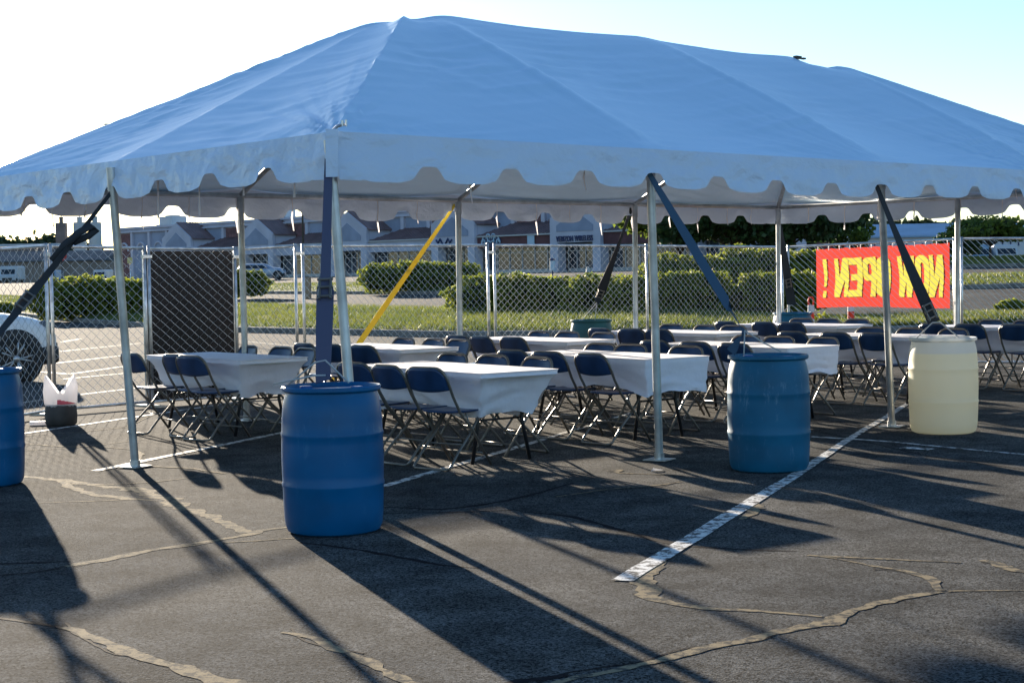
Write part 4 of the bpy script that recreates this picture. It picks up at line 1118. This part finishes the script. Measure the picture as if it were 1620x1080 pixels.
# ---------------------------------------------------------------- white car (nose to the right)
WX, WY = -7.76, 25.0
def car(name, nose_loc, heading, paint, label, cat='car', L=4.55, H=1.62, W=1.84, full=True, group=None):
    e = empty(name, nose_loc, heading, label, cat, group)
    # stations from the nose back: x, bottom, shoulder, top height, half widths
    st = [(0,.42,.62,.70,.55,.50),(-.04,.30,.64,.80,.74,.66),(-.18,.22,.70,.93,.86,.74),(-.45,.20,.80,1.02,.91,.78),(-.9,.20,.90,1.08,.92,.80),(-1.25,.20,.95,1.12,.92,.80),(-1.45,.20,.96,1.20,.92,.76),
          (-1.95,.20,.98,1.50,.92,.66),(-2.3,.20,.99,H,.92,.62),(-3.4,.20,1.0,H+.01,.92,.62),(-3.95,.22,1.0,H-.06,.91,.62),(-4.3,.26,1.0,1.25,.89,.68),(-4.45,.32,.98,1.03,.86,.72),(-4.55,.42,.8,.90,.70,.60)]
    v = []; f = []
    for x, b, s, t, ws, wt in st:
        x *= L/4.55; ws *= W/1.84; wt *= W/1.84
        half = [(0,b),(ws*.86,b),(ws*.98,b+.12),(ws,(b+s)/2),(ws*.985,s),(wt+.04,s+(t-s)*.35) if t-s > .3 else (ws*.95,s+(t-s)*.5),(wt,t-.04),(wt*.8,t),(0,t+.02)]
        ring = half+[(-y, z) for y, z in half[-2:0:-1]]
        v += [(x, y, z) for y, z in ring]
    n = 16
    for i in range(len(st)-1):
        for k in range(n): j = (k+1) % n; f.append((i*n+k, i*n+j, i*n+n+j, i*n+n+k))
    f += [tuple(range(n)), tuple(range((len(st)-1)*n, len(st)*n))[::-1]]
    b = fix_normals(mesh_obj('body', v, f, paint, e, True)); md = b.modifiers.new('s', 'SUBSURF'); md.levels = md.render_levels = 2
    # glass band on both sides and windscreen
    for s in (-1, 1):
        g = MB(); w_ = .90*W/1.84*s
        g.add([(-1.62,w_*.985,1.02),(-4.1*L/4.55,w_*.965,1.04),(-3.85*L/4.55,w_*.80,H-.16),(-2.2,w_*.80,H-.16)], [(0,1,2,3) if s > 0 else (3,2,1,0)])
        g.build('side_window', M['carglass'], e)
    for s in (-1, 1):
        hl = MB(); hl.lathe([(0.001,-.01),(.13,0),(.15,.03),(.12,.06),(0.001,.07)], 14, (-.26, .78*s-.03, .80), 'y'); hl.build('headlight', M['lamp'], e, True)
    gr = MB(); gr.box((-.03,0,.50), (.10,1.2,.22), 0, .04); gr.box((-.28,-.83,.40), (.42,.14,.30), 0, .05); gr.box((-.28,.83,.40), (.42,.14,.30), 0, .05); gr.build('bumper_trim', M['black'], e, True)
    for k, x in enumerate((-.78, -.82-2.65*L/4.55)):
        for s in (-1, 1):
            y = .90*W/1.84*s
            a = MB(); a.lathe([(.30,-.02),(.40,-.012),(.455,.0),(.455,.02),(.30,.02)], 28, (x, y+.012*s-.0, .37), 'y'); a.lathe([(0.001,0),(.44,0)], 28, (x, y+.018*s, .37), 'y'); a.build('wheel_arch', M['black'], e, True)
            t = MB(); t.lathe([(.25,-.10),(.33,-.105),(.36,-.08),(.362,.08),(.33,.105),(.25,.10)], 36, (0,0,0), 'y'); w = t.build('wheel', M['rubber'], e, True); w.location = (x, y-.06*s+.0, .362)
            w.location.y = y+.0*s-.02*s
            r = MB(); r.lathe([(.255,-.09),(.262,-.10),(.262,.10),(.255,.09)], 36, (0,0,0), 'y')
            for q in range(5):
                for o_ in (-.16, .16):
                    a_ = 2*math.pi*q/5+o_; a2 = 2*math.pi*q/5+o_*.5
                    r.tube([(.05*math.cos(a2), .085*s, .05*math.sin(a2)), (.155*math.cos(a_), .10*s, .155*math.sin(a_)), (.258*math.cos(a_*1.0+o_*.25), .095*s, .258*math.sin(a_+o_*.25))], [.016,.014,.017], 5)
            r.lathe([(.0001,.10*s),(.055,.10*s),(.06,.07*s)], 14, (0,0,0), 'y')
            rm = r.build('rim', M['alloy'], w, True)
            dk = MB(); dk.lathe([(0.001,.05*s),(.255,.05*s)], 24, (0,0,0), 'y'); dk.build('brake_disc', M['black'], w)
    return e
hd = YAW-.10
nose = Vector((WX, WY, 0))+Vector((math.cos(hd), math.sin(hd), 0))*.78+Vector((-math.sin(hd), math.cos(hd), 0))*.86
car('parked_car', (nose.x, nose.y, 0), hd, M['white_paint'], 'white car nose to the right behind the fence at the left edge', 'car', group='parked vehicles')
Y = 150; x = spx(455, Y)
car('parked_car', (x, Y, gz(x, Y)), YAW-.6, M['carblue'], 'small pale blue car parked before the shops', 'car', H=1.48, group='parked vehicles')

# trucks on the far left
def truck(px, Y, w, h, label, name='box_truck', m='palemetal', cat='truck'):
    x = spx(px, Y); z = gz(x, Y)
    e = empty(name, (x, Y, z), 0, label, cat, 'parked vehicles')
    b = MB(); b.box((0,1.6,h*.58), (w, 4.2, h*.78), 0, .15); b.build('cargo_box', M[m], e)
    c = MB(); c.prism([(-1.0,.45),(-1.35,.5),(-1.35,h*.42),(-.9,h*.5),(-.55,h*.80),(-.5,h*.80),(-.5,.45)], 'x', -w*.46, w*.46); c.build('cab', M[m], e)
    g = MB(); g.add([(-w*.38,-.93,h*.52),(w*.38,-.93,h*.52),(w*.38,-.62,h*.78),(-w*.38,-.62,h*.78)], [(0,1,2,3)]); g.build('windscreen', M['carglass'], e)
    g = MB(); g.box((0,-1.37,.72), (w*.55,.05,.35), 0, .02); g.box((0,-1.38,.42), (w*.9,.10,.18), 0, .03); g.build('grille', M['black'], e)
    for s in (-1, 1):
        for y in (-.75, 2.6):
            t = MB(); t.lathe([(.01,-.12),(.40,-.12),(.42,-.08),(.42,.08),(.40,.12),(.01,.12)], 20, (s*w*.44, y, .42), 'y')
            # axle runs sideways
            t.v = [((v[1]-y)+s*w*.44, (v[0]-s*w*.44)+y, v[2]) for v in t.v]
            t.build('wheel', M['rubber'], e, True)
truck(18, 262, 2.9, 2.9, 'white box truck parked before the long tan wall')
truck(85, 250, 1.5, 2.0, 'small teal van seen between the two left fence posts', 'parked_van', 'bluemetal', 'van')
truck(162, 235, 1.9, 1.8, 'white van parked before the left end of the shops', 'parked_van', 'palemetal', 'van')

# ---------------------------------------------------------------- shopping centre
Z0 = 199.0; K = 17.05
mall = empty('shopping_centre', ((284.5-810)/2540*Z0, Z0, 1.55), -math.atan2(.72,.694), 'row of lavender gabled shops with red brown metal roofs across the road', 'building')
s0, s1 = -20.0, 17.05*5.22
w = MB(); w.box(((s0+s1)/2, 5.2, 3.45), (s1-s0, 4.0, 6.9)); w.build('wall', M['stucco'], mall)
c = MB(); c.box(((s0+s1)/2, 5.2, 7.02), (s1-s0+.5, 4.5, .28)); c.box(((s0+s1)/2, 2.98, 6.5), (s1-s0+.2, .35, .16)); c.build('cornice', M['stucco'], mall)
nseg = int((s1-s0)/4.26)
for i in range(nseg):
    a = s0+i*4.26; m = MB()
    m.box((a+2.13, 3.16, 5.55 if a > -4 else 3.3), (3.4, .12, 1.5 if a > -4 else 6.0))
    pn = m.build('wall_panel', M['brickred'] if (i % 3 == 0) else M['inset'], mall)
    p = MB(); p.box((a, 3.05, 3.3), (.5,.3,6.6)); p.build('pilaster', M['stucco'], mall)
    if a < -4:
        r = MB(); pts = [(a+2.13+1.05*math.cos(R(t)), 3.06, 4.0+1.05*math.sin(R(t))) for t in range(0, 181, 15)]; r.tube(pts, .14, 6); r.build('arch', M['stucco'], mall)
def storefront(x0, x1, y, z1, nb):
    g = MB(); g.box(((x0+x1)/2, y+.05, z1/2), (x1-x0, .08, z1)); gw = g.build('shop_window', M['glass'], mall)
    f = MB(); n = max(1, nb)
    for i in range(n+1):
        x = x0+(x1-x0)*i/n; f.box((x, y-.02, z1/2), (.09,.10,z1))
    f.box(((x0+x1)/2, y-.02, .25), (x1-x0,.09,.5)); f.box(((x0+x1)/2, y-.02, z1-.04), (x1-x0,.09,.10)); f.box(((x0+x1)/2, y-.02, 2.15), (x1-x0,.08,.07))
    f.build('frame', M['frame_w'], gw)
for k in range(-0, 6):
    gx = K*k
    hw = 3.25
    # front wall of the gable with its opening
    g = MB()
    g.prism([(gx-hw,2.9),(gx+hw,2.9),(gx+hw,5.25),(gx,7.1),(gx-hw,5.25)], 'y', -.2, .2)
    gb = g.build('gable', M['stucco'], mall)
    for s in (-1, 1):
        c = MB(); c.box((gx+s*(hw-.5), .35, 1.45), (1.0,1.1,2.9)); c.box((gx+s*(hw-.5), .35, .2), (1.15,1.25,.4)); c.build('column', M['stucco'], gb)
    p = MB(); p.prism([(gx-2.35,3.95),(gx+2.35,3.95),(gx+2.35,4.5),(gx,5.9),(gx-2.35,4.5)], 'y', -.26, -.2); p.build('gable_panel', M['inset'], gb)
    for s in (-1, 1): sw = MB(); sw.box((gx+s*(hw-.12), 1.75, 4.1), (.24, 3.0, 2.3)); sw.build('side_wall', M['stucco'], gb)
    rf_ = MB()
    for s in (-1, 1):
        a_, b_ = (gx, 7.22), (gx+s*(hw+.35), 5.12)
        rf_.prism([a_, b_, (b_[0], b_[1]-.10), (a_[0], a_[1]-.12)] if s > 0 else [a_, (a_[0], a_[1]-.12), (b_[0], b_[1]-.10), b_], 'y', -.05, 4.2)
        for q in range(10): y = .15+.42*q; rf_.tube([(a_[0]+s*.02, y, a_[1]+.02), (b_[0], y, b_[1]+.02)], .035, 4)
    rf_.build('gable_roof', M['metalroof'], gb)
    storefront(gx-hw+1, gx+hw-1, 1.3, 2.8, 4)
    # bay to the right
    if k == 5: continue
    x0, x1 = gx+hw, gx+K-hw
    fa = MB(); fa.box(((x0+x1)/2, .35, 3.2), (x1-x0, .3, 1.1)); fa.build('fascia', M['fascia'] if k >= 3 else M['stucco'], mall)
    ed = MB(); ed.box(((x0+x1)/2, .1, 3.80), (x1-x0+.1, .22, .14)); ed.build('gutter', M['frame_w'], mall)
    ar = MB(); in_ = 2.4
    ar.add([(x0,.0,3.86),(x1,.0,3.86),(x1,3.1,5.15),(x0+in_,3.1,5.15)], [(0,1,2,3)])
    nr = 22
    for q in range(nr):
        x = x0+(x1-x0)*(q+.5)/nr; t = min(1, (x-x0)/in_); ar.tube([(x,0,3.90),(x,3.1*t,3.90+1.29*t)], .035, 4)
    ar.build('awning_roof', M['metalroof'], mall)
    storefront(x0, x1, 1.3, 2.7, 6)
    ab = MB(); ab.box(((x0+x1)/2, 1.75, 2.78), (x1-x0, 2.6, .10)); ab.build('soffit', M['stucco'], mall)
sd = MB(); sd.box(((s0+s1)/2, -1.2, .08), (s1-s0, 5.0, .16)); sd.build('shop_walk', M['concrete'], mall)
for x, wd in ((-9.5, 3.2), (14.5, 2.6), (31.0, 2.2)):
    h = MB(); h.box((x, 5.4, 7.75), (wd, 2.2, 1.2), 0, .1); h.box((x, 5.4, 7.24), (wd*1.25, 2.5, .15)); h.box((x, 5.4, 8.4), (wd*.5, 1.2, .2)); h.build('rooftop_unit', M['palemetal'], mall)
# sign lettering over the shop under the fifth gable
def text_part(txt, size, x, y, z, m, parent, name='sign_lettering', width=None):
    cu = bpy.data.curves.new('t', 'FONT'); cu.body = txt; cu.size = size; cu.extrude = .04; cu.offset = .018*size; cu.align_x = 'CENTER'; cu.space_character = 1.12
    ob = bpy.data.objects.new('t', cu); COL.objects.link(ob)
    dg = bpy.context.evaluated_depsgraph_get(); me = bpy.data.meshes.new_from_object(ob.evaluated_get(dg))
    COL.objects.unlink(ob); bpy.data.objects.remove(ob)
    me.materials.clear(); me.materials.append(m)
    o = bpy.data.objects.new(name, me); link(o, parent); o.location = (x, y, z); o.rotation_euler = (R(90), 0, 0)
    if width:
        xs_ = [v.co.x for v in me.vertices]; s = width/(max(xs_)-min(xs_)); o.scale = (s, 1, 1)
    return o
text_part('VERIZON WIRELESS', .72, K*4, -.28, 3.02, M['letter'], mall, width=4.7)
# scroll shaped emblem and a pale sign on the maroon fascia
em = MB(); ex = K*3.31
for s in (-1, 1):
    for r0, cx, cz in ((.42,.75,3.45),(.30,.35,3.75),(.26,1.05,3.25)):
        em.tube([(ex+s*(cx+r0*math.cos(R(t))*(1-t/900)), .12, cz+r0*math.sin(R(t))*(1-t/900)) for t in range(-30, 240, 18)], .075, 6)
    em.tube([(ex, .12, 3.2), (ex+s*.25, .12, 3.35), (ex+s*.5, .12, 3.25)], .08, 6)
em.build('sign_emblem', M['signwhite'], mall, True)
eb = MB(); eb.lathe([(0.001,.16),(1.0,.16)], 20, (ex,0,3.35), 'y'); eb.v = [(ex+(v[0]-ex)*1.45, v[1], 3.35+(v[2]-3.35)*.62) for v in eb.v]; eb.build('sign_backing', M['letter'], mall)
em2 = MB(); ex = K*2.93
for s in (-1, 1):
    em2.tube([(ex+s*.2, -.30, 3.2), (ex+s*.6, -.30, 3.75), (ex+s*.9, -.30, 3.3), (ex+s*1.2, -.30, 3.65)], .09, 6)
em2.build('sign_emblem', M['letter'], mall, True)
ws = MB(); ws.box((K*3.64, .12, 3.28), (.95,.08,1.0), 0, .02); ws.build('hanging_sign', M['signwhite'], mall)
# maroon end block at the far right of the row
e = empty('brick_block', (spx(1308, 128), 128, gz(spx(1308,128),128)), -.6, 'maroon brick end building behind the dark trees', 'building')
b = MB(); b.box((0,2,2.6), (1.7,4,5.6)); b.build('wall', M['brickred'], e); b = MB(); b.box((0,2,5.5), (1.9,4.2,.25)); b.build('cornice', M['tile'], e)
b = MB(); b.box((1.15,1.6,2.0), (.55,2,4.3)); b.build('pilaster', M['palemetal'], e)

# long tan wall building on the far left
Y = 285; xl, xr = spx(-250, Y), spx(168, Y-0)
e = empty('warehouse', ((xl+xr)/2, Y, 1.35), 0, 'long low tan warehouse with a pale roof at the far left', 'building')
L = xr-xl
b = MB(); b.box((0,6,2.1), (L,12,4.2)); b.build('wall', M['block'], e)
b = MB(); b.prism([(-.6,4.2),(12,6.1),(24,4.2),(24,4.0),(-.6,4.0)], 'x', -L/2-.3, L/2+.3); b.build('roof', M['whroof'], e)
b = MB()
for i in range(9): b = MB(); b.box((-L/2+L*(i+.5)/9, -.06, 2.1), (.5,.2,4.2)); b.build('pilaster', M['block'], e)
# low dark sheds beyond it
e = empty('shed', (spx(35, 420), 420, 1.3), 0, 'grey flat roofed shed among the far trees at the left', 'building')
b = MB(); b.box((0,0,5), (22,10,10)); b.build('wall', M['silo_dark'], e); b = MB(); b.box((0,0,10.2), (23,11,.5)); b.build('roof', M['palemetal'], e)
# silos
for px, wpx, pyt, cap, m, lab in ((102,15,353,344,'silo_dark','square dark concrete silo tower at the left'),(131,20,352,344,'silo_light','pale round silo in the middle of the three towers'),(155,20,352,343,'silo_light','pale round silo nearest the shops, rightmost of the three')):
    Y = 450; x = spx(px, Y); z = 1.3; h = zat(px, pyt, Y)-z; r = wpx/2*Y/F
    e = empty('silo', (x, Y, z), 0, lab, 'silo', 'silos on the skyline')
    b = MB()
    if m == 'silo_dark': b.box((0,0,h/2), (2*r,2*r,h), 0, .1)
    else: b.lathe([(r*.97,0),(r,.5),(r,h-.4),(r*.95,h),(0.01,h+.05)], 28)
    autosmooth(b.build('shaft', M[m], e, True), 30)
    hc = zat(px, cap, Y)-z
    c = MB(); c.lathe([(r*.42,h),(r*.42,hc-.3),(r*.5,hc-.3),(r*.5,hc),(0.01,hc+.2)], 14); c.tube([(0,0,hc),(0,0,hc+.9)], .12, 5); autosmooth(c.build('head_house', M[m], e, True), 30)
# pale blue building at the far right
Y = 190; xl, xr = spx(1362, Y), spx(1640, Y)
e = empty('metal_warehouse', ((xl+xr)/2, Y, gz(xl, Y)), .0, 'long pale blue sheet metal warehouse behind the banner', 'building'); L = xr-xl
hh = zat(1450, 373, Y)-gz(xl, Y); ht = zat(1500, 357, Y)-gz(xl, Y)
b = MB(); b.box((0,8,hh/2), (L,16,hh)); b.build('wall', M['palemetal'], e)
b = MB(); b.prism([(-.6,hh),(8,ht+.5),(16,hh),(16,hh-.2),(-.6,hh-.2)], 'x', -L/2-.3, L/2+.3); b.build('roof', M['bluemetal'], e)
for i in range(22):
    v = MB(); v.box((-L/2+.8+i*L/22, -.05, hh-1.15), (.14,.1,.5)); v.build('louvre', M['letter'], e)
e = empty('metal_warehouse', (spx(1342, 215), 215, gz(5, 215)), 0, 'smaller pale shed between the brick end block and the young tree', 'building')
hh = zat(1342, 373, 215)-1.6
b = MB(); b.box((0,5,hh/2), (4.6,10,hh)); b.build('wall', M['palemetal'], e); b = MB(); b.box((0,5,hh+.1), (4.8,10.2,.25)); b.build('roof', M['bluemetal'], e)
for px, c_ in ((1500,'bluemetal'),(1548,'bluemetal'),(1590,'palemetal')):
    truck(px, 150, 2.2, 2.0, {1500:'blue van parked beyond the third grass strip by the leg',1548:'blue van parked left of the small tree trunk',1590:'pale van parked right of the small tree trunk'}[px], 'parked_van', c_, 'van')

# ---------------------------------------------------------------- street things
def post_sign(px, Y, ytop, ybase_z, r, label, name, cat, m='galv'):
    x = spx(px, Y); z = gz(x, Y); e = empty(name, (x, Y, z), 0, label, cat)
    p = MB(); p.tube([(0,0,0),(0,0,zat(px, ytop, Y)-z)], r, 8); p.build('post', M[m], e, True); return e, x, z
e, x, z = post_sign(101, 106, 396, 0, .04, 'red octagonal stop sign behind the left strap', 'stop_sign', 'sign', 'black')
hc = zat(101, 404, 106)-z
b = MB(); b.prism([(.38*math.cos(R(22.5+45*i)), hc+.38*math.sin(R(22.5+45*i))) for i in range(8)], 'y', -.07, -.04); b.build('sign_face', M['stopred'], e)
text_part('STOP', .30, 0, -.10, hc-.11, M['white_band'], e, width=.58)
e, x, z = post_sign(209, 95, 410, 0, .035, 'pale yellow square sign on a post behind the left hedge', 'road_sign', 'sign')
hc = zat(209, 412, 95)-z; b = MB(); b.box((0,-.06,hc), (.30,.03,.36), 0, .01); b.build('sign_face', M['signyellow'], e)
def light_pole(px, Y, ytop, label, arm=.36):
    x = spx(px, Y); z = gz(x, Y); h = zat(px, ytop, Y)-z
    e = empty('street_lamp', (x, Y, z), 0, label, 'street lamp', 'parking lot lamps')
    p = MB(); p.tube([(0,0,0),(0,0,h)], [.05,.035] if Y < 100 else [.11,.07], 10); p.tube([(0,0,h-.05),(arm*.5,0,h)], .03, 6); p.tube([(0,0,h-.05),(-arm*.5,0,h)], .03, 6); p.build('pole', M['bark'], e, True)
    c = MB(); c.box((arm*.7,0,h), (.26,.16,.05), 0, .02); c.box((-arm*.7,0,h), (.26,.16,.05), 0, .02); c.build('lamp_head', M['black'], e)
light_pole(190, 60, 198, 'parking lot lamp whose head shows above the left slope of the tent roof')
light_pole(483, 130, 334, 'dark slim lamp post in front of the shops left of the slate blue strap')
x = spx(487, 82); e = empty('utility_box', (x, 82, gz(x, 82)), 0, 'tan utility post by the road behind the fence', 'utility box')
b = MB(); b.box((0,0,.55), (.42,.42,1.1), 0, .03); b.build('body', M['tan'], e); b = MB(); b.box((0,0,1.12), (.46,.46,.06), 0, .02); b.build('cap', M['concrete'], e)
x = spx(876, 118); e = empty('newspaper_box', (x, 118, gz(x, 118)), 0, 'small pale box standing before the shop with blue letters', 'box')
b = MB(); b.box((0,0,.75), (.36,.3,.75), 0, .03); b.build('body', M['signwhite'], e); b = MB(); b.box((0,0,1.2), (.40,.34,.16), 0, .03); b.box((0,0,.2), (.1,.1,.4)); b.build('hood', M['letter'], e)
for px in (1024, 932):
    x = spx(px, 80); e = empty('marker_stub', (x, 80, gz(x, 80)+.1), 0, {1024:'white stub post beside the white tent leg behind the shrubs', 932:'white stub post at the end of the sunlit shrubs'}[px], 'post', 'white stub posts')
    b = MB(); b.tube([(0,0,0),(0,0,.95)], .10, 10); b.tube([(0,0,.95),(0,0,1.05)], [.10,.03], 10); b.build('shaft', M['frame_w'], e, True); b = MB(); b.tube([(0,0,.7),(0,0,.78)], .108, 10); b.build('band', M['tan'], e, True)

# ---------------------------------------------------------------- light, sky, camera
AZ = R(20.4); EL = R(10.2)
sd_ = Vector((-math.sin(AZ)*math.cos(EL), math.cos(AZ)*math.cos(EL), math.sin(EL)))
sun = bpy.data.lights.new('sun', 'SUN'); sun.energy = 5.0; sun.angle = R(.5); sun.color = (1,.86,.68)
so = bpy.data.objects.new('sun', sun); link(so); so.rotation_euler = (-sd_).to_track_quat('-Z', 'Y').to_euler(); so.location = (-8, 20, 12)
w = bpy.data.worlds.new('World'); S.world = w; w.use_nodes = True; nt = w.node_tree
sky = nt.nodes.new('ShaderNodeTexSky'); sky.sky_type = 'NISHITA'; sky.sun_disc = False
sky.sun_elevation = EL; sky.sun_rotation = -AZ; sky.air_density = 1.0; sky.dust_density = .2; sky.ozone_density = 3.2
bg = nt.nodes['Background']; bg.inputs['Strength'].default_value = .075; nt.links.new(sky.outputs[0], bg.inputs[0])

cam = bpy.data.cameras.new('camera'); co = bpy.data.objects.new('camera', cam); link(co)
cam.lens = F/1620*36; cam.sensor_width = 36; cam.sensor_fit = 'HORIZONTAL'; cam.clip_end = 6000; cam.clip_start = .1
co.matrix_world = Matrix.Translation((0,0,1.53)) @ Matrix.Rotation(R(90)-.0414, 4, 'X') @ Matrix.Rotation(.0178*-1, 4, 'Z')
S.camera = co
S.view_settings.view_transform = 'Standard'; S.view_settings.look = 'None'; S.view_settings.exposure = 1.8; S.view_settings.gamma = 1
S.cycles.use_denoising = True
S.cycles.max_bounces = 8; S.cycles.diffuse_bounces = 3; S.cycles.transparent_max_bounces = 8
